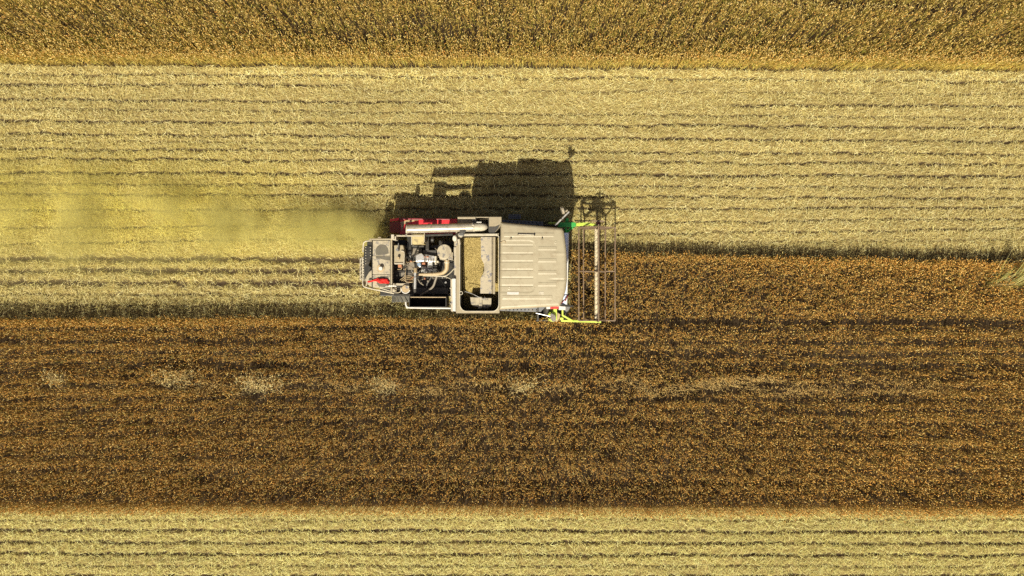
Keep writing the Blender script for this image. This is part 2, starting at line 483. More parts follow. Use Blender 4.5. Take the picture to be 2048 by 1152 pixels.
o = sp.build('brown_wheat_crop', 'wheat')
tag(o, 'uncut strip of dark brown ripe wheat below the harvester', 'wheat crop', kind='stuff')

# --- olive gold crop along the top
x, y, px, py = crop_points(float(GY(160)), 11.2, 600, 1)
lx, ly, k = lodge(px, py)
n = len(x)
fl = furrow(px, py, CROP_LINES, 5, wob=3.0, patch=.5)
h = (.76 + .10 * (fbm(x * 1.3, y * 3, 131) - .5) - .15 * (np.abs(py - edge_top(px)) < 13) * rng.random(n) - .30 * fl + rng.normal(0, .035, n)) * (1 - .25 * k)
wl = np.stack([lx + rng.normal(0, .05, n), ly + rng.normal(0, .05, n) + .02], -1)
hc = palette(n, [(.66, .47, .155), (.56, .38, .11), (.76, .59, .23), (.62, .33, .08), (.88, .74, .35), (.42, .36, .09)], [.30, .22, .2, .10, .08, .10])
hc = hc * np.array([1.03, .99, .92]) * (1.10 + .30 * fbm(x * .4, y * .9, 141))[:, None]
pale = np.array([.90, .76, .33])
pk = np.clip(k + .35 * sstep(60, -20, py) * sstep(900, 1500, px), 0, 1)[:, None]
hc = hc * (1 - .65 * pk) + pale * .65 * pk
eg = (np.exp(-((edge_top(px) - py) / 7.0) ** 2) * (.25 + .75 * sstep(.35, .65, fbm(px / 45., py / 20., 170))))[:, None]       # yellow leaves of the outer rows
sc = palette(n, [(.52, .39, .10), (.44, .34, .075), (.60, .48, .15), (.30, .32, .05)], [.4, .25, .2, .12])
sc = sc * np.array([1.0, .93, .85])
sc = sc * (1 - eg) + eg * palette(n, [(.72, .54, .12), (.66, .52, .14), (.50, .50, .12), (.66, .40, .11)], [.4, .3, .15, .15])
sp = Soup()
wheat(sp, x, y, h, wl, hc, sc, nod=(.05, .85), hl=(.08, .14), rad=.0095, leaves=1, leaf=(.06, .15), azbias=1)
o = sp.build('golden_wheat_crop', 'wheat')
tag(o, 'standing strip of olive gold wheat along the top edge of the field', 'wheat crop', kind='stuff')

# --- pale lodged clumps inside the brown crop
TL = ['small pale leaning wheat clump near the left border of the brown crop', 'pale leaning wheat clump with a dark hollow below it, second from the left border',
      'largest pale leaning wheat clump with a long dark hollow, straight below the red chute', 'pale leaning wheat clump below the left half of the harvester, pointing up left', 'pale leaning wheat clump directly below the beige cab roof']
for i, (cx, cy, rx, ry, (ax, ay)) in enumerate(TUFTS):
    m_ = int(330 * math.pi * M(rx) * M(ry) * 1.15)
    a = rng.uniform(0, 2 * np.pi, m_); q = np.sqrt(rng.random(m_)) * rng.uniform(.6, 1.35, m_)
    tx = float(GX(cx)) + M(rx) * q * np.cos(a) ; ty = float(GY(cy)) + M(ry) * q * np.sin(a) + .04
    ln = np.stack([ax + .10 * q * np.cos(a) + rng.normal(0, .09, m_), .75 * ay + .07 * q * np.sin(a) + rng.normal(0, .08, m_)], -1)
    sp = Soup()
    wheat(sp, tx - tx.mean(), ty - ty.mean(), rng.normal(.66, .05, m_), ln, palette(m_, [(.84, .66, .30), (.72, .54, .22), (.90, .76, .40)], [.4, .35, .25]), palette(m_, [(.55, .43, .19), (.42, .32, .13)], [.6, .4]), nod=(.5, 1.2), azbias=1)
    o = sp.build('wheat_clump', 'wheat')
    o.location = (tx.mean(), ty.mean(), 0)
    tag(o, TL[i], 'wheat clump', 'pale leaning clumps in the brown crop')

# --- tall pale green grass by the right border
WL = ['smaller pale straw green grass clump standing in the brown crop by the right border', 'taller pale yellow grass clump cut by the right border of the photo']
for i, (cx, cy, rx, ry) in enumerate(WEEDS):
    m_ = [45, 110][i]
    bx_, by_ = float(GX(cx)), float(GY(cy))
    dx, dy = rng.normal(0, .05, m_), rng.normal(0, .05, m_)
    hh = rng.uniform(.85, 1.10 + .15 * i, m_)
    tip = np.stack([dx + rng.normal(.0, .055, m_), dy + rng.normal([.42, .52][i], .20, m_), hh], -1)
    base = np.stack([dx, dy, 0 * dx], -1)
    mid = base * .45 + tip * .55; mid[:, 2] += .08
    sp = Soup()
    sp.ribbon(np.stack([base, mid, tip], 1), rng.uniform(.008, .014, m_), hz(rng.uniform(0, 6.3, m_)), palette(m_, [(.62, .60, .24), (.78, .70, .36), (.52, .54, .18), (.36, .42, .12)], [.35, .35, .2, .1]), np.array([1, .9, .3]))
    o = sp.build('grass_clump', 'weed')
    o.location = (bx_, by_, 0)
    tag(o, WL[i], 'grass clump', 'tall grass clumps in the crop')

# ------------------------------------------------------------------ stubble and straw
def straw_colors(n, px, py):
    c = palette(n, [(.72, .60, .265), (.61, .495, .20), (.84, .74, .40), (.48, .38, .135), (.36, .25, .08)], [.32, .26, .2, .13, .09], .15)
    yl = palette(n, [(.80, .68, .15), (.70, .58, .11), (.88, .77, .22), (.58, .48, .10)], [.35, .3, .2, .15], .15)
    p = plume(px, py)[:, None]
    c = c * (1 - p) + yl * p
    c = c * (1 + .28 * np.exp(-((py - edge_top(px) - 14) / 12.0) ** 2))[:, None]
    low = sstep(1000, 1030, py)[:, None]
    c = c * (1 - low) + low * c * np.array([.98, 1.03, .86])
    return np.clip(c * np.array([.95, .98, .93]) * (.70 + .32 * fbm(px / 180., py / 36., 150) + .30 * fbm(px / 330., py / 9., 153))[:, None], 0, .95)

def edge_shade(px, py):
    """shadow band of the uncut edge, imitated by thinning the straw in it"""
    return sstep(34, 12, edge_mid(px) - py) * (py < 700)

sp = Soup()
# cut stems still standing in their rows
x, y = scatter(XA, XB, -10.6, 7.0, 330)
px, py = PXX(x), PYY(y)
f = furrow(px, py, LINES)
keep = (zone(px, py) == 0) & (rng.random(len(x)) > f * 1.0) & (rng.random(len(x)) > .5 * edge_shade(px, py))
x, y, px, py = x[keep], y[keep], px[keep], py[keep]
n = len(x)
hh = rng.uniform(.05, .13, n)
ln = np.stack([rng.normal(-.01, .035, n), rng.normal(.0, .035, n), hh], -1)
b0 = np.stack([x, y, np.full(n, -.02)], -1)
sp.ribbon(np.stack([b0, b0 + ln], 1), rng.uniform(.005, .009, n), hz(rng.uniform(0, 6.3, n)), straw_colors(n, px, py))
# loose straw lying over them
x, y = scatter(XA, XB, -10.6, 7.0, 860)
px, py = PXX(x), PYY(y)
f = furrow(px, py, LINES)
keep = (zone(px, py) == 0) & (rng.random(len(x)) > f * .96) & (rng.random(len(x)) > .72 * edge_shade(px, py)) & (rng.random(len(x)) < .45 + .75 * sstep(.3, .6, fbm(px / 16., py / 9., 160)))
x, y, px, py = x[keep], y[keep], px[keep], py[keep]
n = len(x)
az = rng.normal(0, 1.15, n) + np.where(rng.random(n) < .5, 0, np.pi)
L = rng.gamma(3.0, .028, n) + .03
zc = rng.uniform(.008, .085, n)
d = hz(az); d[:, 2] = rng.normal(0, .22, n); d = unit(d)
c0 = np.stack([x, y, zc], -1)
bend = np.stack([rng.normal(0, .012, n), rng.normal(0, .012, n), rng.uniform(-.005, .02, n)], -1)
sp.ribbon(np.stack([c0 - d * L[:, None] / 2, c0 + bend, c0 + d * L[:, None] / 2], 1), rng.uniform(.0045, .0095, n), unit(np.cross(d, np.array([0, 0, 1.0])) + rng.normal(0, .25, (n, 3))), straw_colors(n, px, py))
o = sp.build('stubble', 'straw')
tag(o, 'pale cut wheat stubble and loose straw in long rows', 'stubble', kind='stuff')

# ================================================================== the harvester
class MB:
    """collects solid shapes into one mesh"""
    def __init__(s):
        s.v, s.f, s.cuts = [], [], []
    def add(s, vs, fs):
        k = len(s.v)
        s.cuts.append((k, len(s.f)))
        s.v += [tuple(p) for p in vs]
        s.f += [tuple(i + k for i in f) for f in fs]
        return s
    def prism(s, pts, z0, z1, taper=None):
        """photo-pixel outline of the top face at height z1, extruded straight down to z0"""
        top = [P(x, y, z1) for x, y in pts]
        area = sum(top[i][0] * top[(i + 1) % len(top)][1] - top[(i + 1) % len(top)][0] * top[i][1] for i in range(len(top)))
        if area < 0: top = top[::-1]
        n_ = len(top)
        bot = [(p[0], p[1], z0) for p in top]
        fs = [tuple(range(n_)), tuple(range(2 * n_ - 1, n_ - 1, -1))]
        fs += [(i, i + n_, (i + 1) % n_ + n_, (i + 1) % n_) for i in range(n_)]
        return s.add(top + bot, fs)
    def bx(s, x0, y0, x1, y1, z0, z1):
        return s.prism([(x0, y0), (x1, y0), (x1, y1), (x0, y1)], z0, z1)
    def box(s, c, d):
        x, y, z = c; a, b_, e = d[0] / 2, d[1] / 2, d[2] / 2
        vs = [(x + i * a, y + j * b_, z + k * e) for k in (-1, 1) for j in (-1, 1) for i in (-1, 1)]
        return s.add(vs, [(0, 2, 3, 1), (4, 5, 7, 6), (0, 1, 5, 4), (2, 6, 7, 3), (0, 4, 6, 2), (1, 3, 7, 5)])
    def bar(s, a, b_, w, h):
        """square bar between two points in metres"""
        a, b_ = Vector(a), Vector(b_)
        d = (b_ - a).normalized()
        u = d.cross(Vector((0, 0, 1)))
        if u.length < .05: u = d.cross(Vector((0, 1, 0)))
        u.normalize(); v = u.cross(d)
        vs = [q + u * (i * w / 2) + v * (j * h / 2) for q in (a, b_) for i, j in ((-1, -1), (1, -1), (1, 1), (-1, 1))]
        return s.add(vs, [(3, 2, 1, 0), (4, 5, 6, 7), (0, 1, 5, 4), (1, 2, 6, 5), (2, 3, 7, 6), (3, 0, 4, 7)])
    def pbar(s, a, b_, w, h):
        return s.bar(P(*a), P(*b_), w, h)
    def tube(s, pts, r, n_=10, world=False, smooth=0):
        ps = [Vector(p if world else P(*p)) for p in pts]
        if smooth and len(ps) > 2:
            q = []
            e = [ps[0]] + ps + [ps[-1]]
            for i in range(1, len(e) - 2):
                for k in range(smooth):
                    t = k / smooth
                    a, b_, c, d = e[i - 1], e[i], e[i + 1], e[i + 2]
                    q.append(.5 * ((2 * b_) + (c - a) * t + (2 * a - 5 * b_ + 4 * c - d) * t * t + (3 * b_ - a - 3 * c + d) * t ** 3))
            q.append(ps[-1]); ps = q
        rr = r if isinstance(r, (list, tuple)) else [r] * len(ps)
        if len(rr) != len(ps):
            rr = [rr[0] + (rr[-1] - rr[0]) * i / (len(ps) - 1) for i in range(len(ps))]
        vs, fs, u = [], [], None
        for i, p in enumerate(ps):
            t = (ps[min(i + 1, len(ps) - 1)] - ps[max(i - 1, 0)])
            t = t.normalized() if t.length > 1e-9 else Vector((1, 0, 0))
            if u is None:
                u = t.cross(Vector((0, 0, 1)))
                if u.length < .05: u = t.cross(Vector((0, 1, 0)))
            u = (u - t * u.dot(t)).normalized()
            w = t.cross(u)
            vs += [p + (u * math.cos(2 * math.pi * k / n_) + w * math.sin(2 * math.pi * k / n_)) * rr[i] for k in range(n_)]
        for i in range(len(ps) - 1):
            for k in range(n_):
                a, b_ = i * n_ + k, i * n_ + (k + 1) % n_
                fs.append((a, b_, b_ + n_, a + n_))
        fs.append(tuple(range(n_ - 1, -1, -1)))
        fs.append(tuple(range((len(ps) - 1) * n_, len(ps) * n_)))
        return s.add(vs, fs)
    def cyl(s, px, py, z0, z1, r, n_=24, r1=None):
        x, y, _ = P(px, py, z1)
        return s.tube([(x, y, z0), (x, y, z1)], [r, r if r1 is None else r1], n_, world=True)
    def lathe(s, c, prof, n_=28):
        """profile (radius, y) turned round an axis parallel to Y through c"""
        vs, fs = [], []
        L = len(prof)
        for k in range(n_):
            a = 2 * math.pi * k / n_
            vs += [(c[0] + r * math.cos(a), c[1] + y, c[2] + r * math.sin(a)) for r, y in prof]
        for k in range(n_):
            for i in range(L - 1):
                a, b_ = k * L + i, ((k + 1) % n_) * L + i
                fs.append((a, a + 1, b_ + 1, b_))
        return s.add(vs, fs)

def parts(name, mb, mat, parent, bevel=0.0, smooth=False):
    """every shape collected in mb becomes a part of its own"""
    ends = mb.cuts[1:] + [(len(mb.v), len(mb.f))]
    for (v0, f0), (v1, f1) in zip(mb.cuts, ends):
        q = MB(); q.add(mb.v[v0:v1], [tuple(i - v0 for i in f) for f in mb.f[f0:f1]])
        part(name, q, mat, parent, bevel, smooth)

def part(name, mb, mat, parent, bevel=0.0, smooth=False, label=None):
    me = bpy.data.meshes.new(name)
    o = bpy.data.objects.new(name, me)
    w = Vector(root.location)
    me.from_pydata([Vector(p) - w for p in mb.v], [], mb.f)
    me.update()
    me.materials.append(MAT[mat])
    if smooth:
        me.polygons.foreach_set('use_smooth', [True] * len(me.polygons))
    COL.objects.link(o)
    o.parent = parent
    if bevel:
        b_ = o.modifiers.new('bevel', 'BEVEL')
        b_.width = bevel; b_.segments = 2; b_.limit_method = 'ANGLE'
    if smooth:
        e = o.modifiers.new('edges', 'EDGE_SPLIT'); e.split_angle = math.radians(42)
    if label: o['label'] = label
    return o

root = empty('combine_harvester', (P(960, 540, 0)[0], P(960, 540, 0)[1], 0))
tag(root, 'beige combine harvester with a pale ribbed cab roof cutting the brown wheat', 'combine harvester')

# ---- body that carries everything
mb = MB()
mb.bx(760, 494, 1000, 592, .75, 1.45); mb.bx(760, 480, 812, 494, .75, 1.30)
mb.bx(905, 470, 1120, 610, .75, 1.60)
body = part('chassis', mb, 'black', root, .02)
mb = MB()
mb.pbar((788, 494, 1.55), (905, 494, 1.55), .08, .10)
mb.pbar((788, 543, 1.52), (862, 543, 1.52), .06, .05)
mb.pbar((812, 490, 1.53), (812, 592, 1.53), .05, .06)
mb.pbar((788, 590, 1.55), (905, 590, 1.55), .06, .10)
mb.pbar((852, 471, 2.20), (906, 469, 2.20), .05, .18)
parts('engine_frame', mb, 'black', body, .006)
mb = MB()
mb.bx(814, 525, 829, 541, 1.46, 1.52); mb.bx(813, 545, 829, 551, 1.46, 1.53); mb.bx(802, 545, 810, 553, 1.46, 1.52)
mb.bx(822, 495, 844, 514, 1.46, 1.56)
parts('deck_plate', mb, 'hose', body, .004)

# ---- red side housing with its chute
mb = MB()
mb.bx(799, 439, 914, 469, .45, 1.02)
red = part('side_housing', mb, 'red', root, .015)
mb = MB()
mb.prism([(798, 435.5), (914, 437.5), (914, 439.3), (798, 439.0)], .5, 1.10)
part('upper_flange', mb, 'maroon', red, .012)
mb = MB()
t = [P(800, 443, 1.06), P(800, 466, 1.04), P(779, 465, .84), P(779, 444, .86)]
lo = [(p[0], p[1], .45) for p in t]
mb.add(t + lo, [(3, 2, 1, 0), (4, 5, 6, 7), (0, 1, 5, 4), (1, 2, 6, 5), (2, 3, 7, 6), (3, 0, 4, 7)])
part('straw_chute', mb, 'maroon', red, .01)  # the rear hood's shade on the red chute is put into this maroon
mb = MB()
t = [P(798, 435.5, 1.09), P(797, 441, 1.08), P(779.5, 443, .90), P(779.5, 438, .92)]
lo = [(p[0], p[1], p[2] - .12) for p in t]
mb.add(t + lo, [(3, 2, 1, 0), (4, 5, 6, 7), (0, 1, 5, 4), (1, 2, 6, 5), (2, 3, 7, 6), (3, 0, 4, 7)])
part('chute_lip', mb, 'red', red, .008)
mb = MB()
mb.bx(902, 437.5, 914, 448, 1.0, 1.14)
part('reinforcing_plate', mb, 'red', red, .01)
mb = MB()
mb.prism([(801, 444.5), (812, 440.5), (838, 440), (822, 444), (808, 449), (803, 463)], 1.0, 1.026)
part('painted_sun_patch', mb, 'duct', red)  # tan sheet that paints the sunlit triangle onto the red housing
mb = MB()
for y in (442, 449, 457, 463):
    mb.tube([(782, y, .84), (774, y + 1.5, .78), (764, y + 4, .62)], .008, 5)
parts('straw_shadow_streak', mb, 'black', red)  # black rods standing in for shadow streaks of falling straw

# ---- grain tank
Z = 2.60
mb = MB()
mb.bx(913.5, 467, 921.5, 626, 1.35, Z - .02)
mb.bx(921.5, 467, 996, 472, 1.35, Z - .02)
mb.prism([(921.5, 621), (921.5, 626), (998, 626), (998, 621)], 1.35, Z - .02)
mb.bx(997, 472, 999, 621, 1.35, Z - .14)
mb.bx(921.5, 472, 997, 621, 1.32, 1.40)
tank = part('grain_tank', mb, 'dark', root, .006)
mb = MB()                                       # flanged rim with rounded corners
def rim(outer, inner, z0, z1):
    a = [P(x, y, z1) for x, y in outer]; b_ = [P(x, y, z1) for x, y in inner]
    n_ = len(a)
    vs = a + b_ + [(p[0], p[1], z0) for p in a] + [(p[0], p[1], z0) for p in b_]
    fs = []
    for i in range(n_):
        j = (i + 1) % n_
        fs += [(i, j, j + n_, i + n_), (i + 2 * n_, i + 3 * n_, j + 3 * n_, j + 2 * n_), (i, i + 2 * n_, j + 2 * n_, j), (i + n_, j + n_, j + 3 * n_, i + 3 * n_)]
    mb.add(vs, fs)
def arc(cx, cy, rx, ry, a0, a1, n_=8):
    return [(cx + rx * math.cos(math.radians(a0 + (a1 - a0) * i / (n_ - 1))), cy + ry * math.sin(math.radians(a0 + (a1 - a0) * i / (n_ - 1)))) for i in range(n_)]
inner = arc(993, 474.5, 4, 3, -90, 0) + arc(985, 608, 12, 14, 0, 90) + arc(933, 607, 13, 15, 90, 180) + arc(926, 476, 6, 4, 180, 270)
outer = arc(997, 467, .5, .5, -90, 0) + arc(998.5, 626, .5, .5, 0, 90) + arc(913, 626, 1, .5, 90, 180) + arc(913, 467, .5, .5, 180, 270)
rim(outer, inner, Z - .05, Z)
part('tank_rim', mb, 'beige', tank, .006)
mb = MB()
inner2 = [(x + (1.2 if x > 955 else -1.2), y + (1.2 if y > 540 else -1.2)) for x, y in inner]
rim(inner2, inner, Z, Z + .022)
part('seal_lip', mb, 'white', tank)
mb = MB()
mb.pbar((922, 469.5, Z + .03), (995, 469, Z + .03), .045, .04)
part('hinge_rail', mb, 'white', tank, .005)
mb = MB()
mb.prism([(904, 557), (911.5, 557), (911.5, 623), (905, 622)], 1.6, 2.66)
part('side_cover', mb, 'pure_white', tank, .012)
mb = MB()
mb.prism([(901, 559), (905, 557), (905.5, 624), (901.5, 622)], 1.6, 2.58)
for y in (575, 592, 606): mb.bx(899.5, y, 902.5, y + 3, 2.3, 2.60)
parts('side_bracket', mb, 'worn', tank, .006)
mb = MB()
mb.bx(907.5, 494, 914, 512, 2.3, 2.56); mb.pbar((910.5, 470, 2.5), (910.5, 556, 2.5), .05, .05); mb.bx(911, 512, 915, 560, 2.2, 2.56)
part('tank_bracket', mb, 'worn', tank, .006)
# bent cover over the unloading auger inside the tank
mb = MB()
out = [(961.5, 474), (962, 515), (964.5, 521), (968, 528), (968.5, 540), (966, 548), (961, 556), (960.5, 587)]
zz = 2.47
tl = [P(x, y, zz) for x, y in out]
fl = [P(972.8, y, zz + .035) for x, y in out]
f2 = [P(983, y, zz + .02) for x, y in out]
f3 = [P(987.5, y, zz - .07) for x, y in out]
rows = [tl, fl, f2, f3]
k_ = len(out)
vs = [p for r in rows for p in r] + [(p[0], p[1], p[2] - .012) for r in rows for p in r]
fs = []
nn = 4 * k_
for r in range(3):
    for i in range(k_ - 1):
        a = r * k_ + i
        fs += [(a, a + k_, a + k_ + 1, a + 1)[::-1], (a + nn, a + nn + 1, a + nn + k_ + 1, a + nn + k_)[::-1]]
for i in range(k_ - 1):
    fs += [(i, i + 1, i + 1 + nn, i + nn), (3 * k_ + i, 3 * k_ + i + nn, 3 * k_ + i + 1 + nn, 3 * k_ + i + 1)]
for r in range(3):
    a, b_ = r * k_, (r + 1) * k_
    fs += [(a, a + nn, b_ + nn, b_), (a + k_ - 1, b_ + k_ - 1, b_ + k_ - 1 + nn, a + k_ - 1 + nn)]
mb.add(vs, fs)
cov = part('auger_cover', mb, 'worn', tank)
mb = MB()
mb.pbar((988.8, 474, 2.44), (988.2, 588, 2.44), .055, .06)
part('cover_flange', mb, 'beige', cov, .008)
mb = MB()
mb.prism([(940, 594), (960, 595), (960, 614), (948, 612.5), (942, 608)], 2.15, 2.42)
mb.prism([(963.5, 595.5), (983, 596), (982.5, 613), (963.5, 613.5)], 2.15, 2.40)
mb.prism([(959, 593), (964, 594), (964.5, 615), (957, 616)], 2.1, 2.45)
mb.bx(956, 614, 962, 618, 2.2, 2.40); mb.bx(962, 614.5, 978, 616.5, 2.2, 2.36)
gb = part('gearbox', mb, 'hood', tank, .012)
mb = MB()
mb.tube([(930, 583, 2.40), (943, 587, 2.44), (959, 595, 2.47)], .009, 6, smooth=4)
mb.tube([(959, 594, 2.46), (966, 599, 2.45), (970, 597, 2.45), (969, 594, 2.43)], .008, 6, smooth=4)
part('cable', mb, 'metal', gb, smooth=True)
mb = MB()
c0 = P(921.8, 586, Z + .02)
mb.tube([(c0[0] + .042 * math.cos(a), c0[1] + .042 * math.sin(a), c0[2]) for a in np.linspace(0, 2 * math.pi, 15)], .010, 6, world=True)
part('lifting_ring', mb, 'white', tank, smooth=True)
for (lx_, ly_, dx_, dy_) in ((909.5, 477, -1, 0), (922, 469.5, .1, -1)):
    mb = MB()
    c = Vector(P(lx_, ly_, 2.72)); d = Vector((dx_, -dy_, .85)).normalized()
    mb.tube([c - d * .07, c - d * .02, c, c + d * .012], [.03, .075, .085, .08], 20, world=True)
    lp = part('work_lamp', mb, 'worn', tank, smooth=True)
    mb = MB(); mb.tube([c + d * .011, c + d * .02], [.072, .062], 20, world=True)
    part('lamp_lens', mb, 'lamp', lp, smooth=True)
mb = MB()
mb.pbar((913, 462, 2.62), (913, 492, 2.62), .035, .03); mb.tube([(917, 478, 2.66), (919, 489, 2.64)], .04, 10)
parts('lamp_post', mb, 'worn', tank, .004)

# ---- housing beside the tank that the folded unloading tube points into
mb = MB()
mb.bx(915, 433.5, 951, 437.5, 1.5, 2.60)
mb.bx(915, 437.5, 951, 466, 1.5, 2.38)
mb.bx(951, 433.5, 978, 435, 1.5, 2.60)
mb.prism([(978, 433.5), (1003, 433.5), (1003, 450), (991, 464), (978, 464)], 1.5, 2.60)
mb.bx(951, 435, 978, 466, 1.5, 1.75)
box = part('elevator_housing', mb, 'beige', root, .01)
mb = MB()
mb.prism([(951, 436), (952, 436), (952, 466), (944, 439.5)], 2.38, 2.56)
mb.bx(977, 435, 978, 464.5, 1.6, 2.57)
part('inner_wall', mb, 'dark', box)
mb = MB()
mb.prism([(978, 453), (990, 453), (1000, 449), (997, 456), (988, 466.5), (978, 466.5)], 2.1, 2.606)
part('grey_gusset', mb, 'dark', box, .004)
mb = MB(); mb.bx(953, 443.5, 963, 445.2, 2.62, 2.68)
part('latch', mb, 'pure_white', box, .004)

# ---- unloading auger
mb = MB()
mb.tube([(815.5, 458, 2.63), (948, 454.6, 2.63)], .108, 28)
aug = part('unloading_auger', mb, 'auger', root, smooth=True)
mb = MB()
mb.tube([(948, 454.6, 2.63), (962, 454.2, 2.63), (968, 454.1, 2.62), (972, 454, 2.60), (974.5, 454, 2.57)], [.104, .103, .092, .066, .022], 28)
part('end_cap', mb, 'white', aug, smooth=True)
mb = MB()
mb.tube([(947, 454.6, 2.63), (949, 454.6, 2.63)], .116, 28)
for y, z in ((446, 2.68), (449, 2.74)): mb.bx(944, y, 948, y + 2, z - .02, z + .02)
part('tube_clamp', mb, 'white', aug, .003)
mb = MB(); mb.tube([(813, 458, 2.63), (815.5, 458, 2.63)], .114, 28)
mb.pbar((813.5, 455, 2.6), (813, 469, 2.3), .04, .03)
part('tube_flange', mb, 'white', aug, .004)
mb = MB(); mb.bx(824, 466, 848, 488, 1.95, 2.34)
part('outlet_spout', mb, 'yellow_panel', aug, .006)
mb = MB(); mb.cyl(925.5, 461, 2.66, 2.72, .078, 22)
part('round_cap', mb, 'dark', aug, .01)

# ---- engine compartment
mb = MB()
mb.prism([(831, 509), (843, 506), (849, 512), (849, 523), (831, 524)], 1.5, 2.02)
mb.prism([(848, 508), (871, 512), (871, 524), (849, 523)], 1.5, 1.93)
mb.prism([(855, 524), (865, 524), (865, 541), (855, 541)], 1.5, 1.86)
mb.bx(834, 524, 842, 534, 1.5, 1.90)
for i in range(4): mb.bx(850 + i * 5, 518, 853 + i * 5, 524, 1.9, 1.97)
eng = part('engine', mb, 'metal', root, .02)
mb = MB()
mb.bx(846, 500, 873, 511, 1.5, 1.80); mb.bx(842, 530, 855, 546, 1.5, 1.72); mb.bx(865, 522, 874, 548, 1.5, 1.70); mb.bx(856, 531, 864, 538, 1.6, 1.88)
part('engine_block', mb, 'dark', eng, .015)
mb = MB()
for i in range(7): mb.tube([P(843 + 2.4 * (i % 3), 535 + 2.0 * i, 1.75), P(851 + (i % 2) * 3, 534 + 1.9 * i, 1.79)], .012, 6, world=True)
mb.tube([P(843, 543, 1.78), P(846, 538, 1.80), P(852, 537, 1.80), P(853, 542, 1.78)], .012, 6, world=True)
parts('fuel_line', mb, 'metal', eng, smooth=True)
mb = MB(); mb.bx(869.5, 512, 872.8, 529, 1.6, 2.0); mb.cyl(875, 523.5, 1.6, 1.98, .03)
part('fan_pulley', mb, 'white', eng, .006)
mb = MB(); mb.cyl(838, 529, 1.6, 1.95, .05, 16)
part('filter_cup', mb, 'blue_cup', eng, .01)
mb = MB(); mb.bx(846, 512, 850, 516, 1.9, 2.0); mb.bx(852, 512.5, 857, 515, 1.9, 1.97); mb.bx(844, 525, 850, 529, 1.7, 1.9)
parts('brass_fitting', mb, 'copper', eng, .005)
# air cleaner
mb = MB(); mb.cyl(888.5, 503, 1.7, 2.42, .185, 36)
ac = part('air_cleaner', mb, 'hood', root, .012)
mb = MB(); mb.prism([(877, 511), (880, 519), (906, 519.5), (906, 505), (890, 500)], 1.7, 2.36)
part('cleaner_bracket', mb, 'hood', ac, .01)
mb = MB()
mb.bx(881, 483, 906, 489, 1.5, 1.70)
for i in range(12): mb.bx(882 + i * 2, 482.5, 883 + i * 2, 488.5, 1.70, 1.715)
mb.bx(878, 481, 882, 490, 1.5, 1.72)
part('radiator_cap_housing', mb, 'black', ac, .004)
mb = MB(); mb.bx(906, 486.5, 909, 489.5, 1.6, 1.75)
part('yellow_tag', mb, 'yellow_panel', ac, .003)
mb = MB()
mb.tube([(894, 519, 2.28), (894, 530, 2.22), (893, 538, 2.18), (887, 545, 2.14), (877, 547.5, 2.10), (858, 548.5, 2.06), (838, 548.8, 2.04)], [.068, .068, .068, .064, .055, .045, .034], 16, smooth=4)
part('intake_duct', mb, 'duct', ac, smooth=True)
mb = MB(); mb.tube([(893.8, 523, 2.26), (893.8, 525.5, 2.25)], .075, 16); mb.cyl(893.5, 521, 2.2, 2.40, .018)
part('duct_clamp', mb, 'white', ac, smooth=True)
# hoses
mb = MB()
mb.tube([(875, 549, 2.0), (871, 560, 1.95), (866, 573, 1.88), (854, 583, 1.80), (841, 591, 1.72)], .030, 12, smooth=4)
h1 = part('radiator_hose', mb, 'hose', eng, smooth=True)
mb = MB()
mb.tube([(863, 552, 1.75), (858, 562, 1.72), (854, 568, 1.70), (853.5, 577, 1.66)], .024, 10, smooth=4)
part('coolant_hose', mb, 'dark', eng, smooth=True)
mb = MB()
mb.tube([(846, 550.5, 2.0), (870, 551.5, 2.02), (890, 552, 2.05), (900, 546, 2.15), (908, 538, 2.35), (911, 538, 2.4), (911.5, 552, 2.4)], .013, 8, smooth=5)
mb.tube([(846, 551.5, 1.98), (880, 552.5, 2.0), (893, 554, 2.0), (903, 559, 2.1)], .012, 8, smooth=5)
parts('white_hose', mb, 'white', eng, smooth=True)
mb = MB()
mb.tube([(812, 512, 1.9), (820, 515, 2.0), (828, 511, 2.05), (834, 499, 2.05), (840, 495, 2.0)], .018, 8, smooth=5)
mb.tube([(876, 556, 1.95), (886, 566, 1.8), (894, 577, 1.7)], .008, 6)
mb.tube([(911, 527, 2.4), (905, 535, 2.3), (897, 545, 2.1), (885, 551, 1.9)], .006, 6, smooth=4)
parts('black_cable', mb, 'void', eng, smooth=True)
mb = MB()
mb.tube([(811, 537, 1.75), (810.5, 549, 1.75), (810.5, 560, 1.72), (813, 564, 1.72), (824, 564.5, 1.70)], .010, 7, smooth=3)
mb.tube([(803, 529, 1.8), (803, 537, 1.8), (801, 538.5, 1.78), (795, 538.5, 1.75)], .009, 7, smooth=2)
mb.tube([(813, 524, 1.75), (822, 524.5, 1.8), (831, 522, 1.85)], .011, 7, smooth=3)
for i in range(5): mb.tube([(800 + i * 3, 560 + i * 1.6, 1.62), (813, 552 + i * 3.2, 1.66), (827, 553.5 + i * 2.6, 1.62)], .009, 6, smooth=4)
parts('fuel_pipe', mb, 'duct', eng, smooth=True)
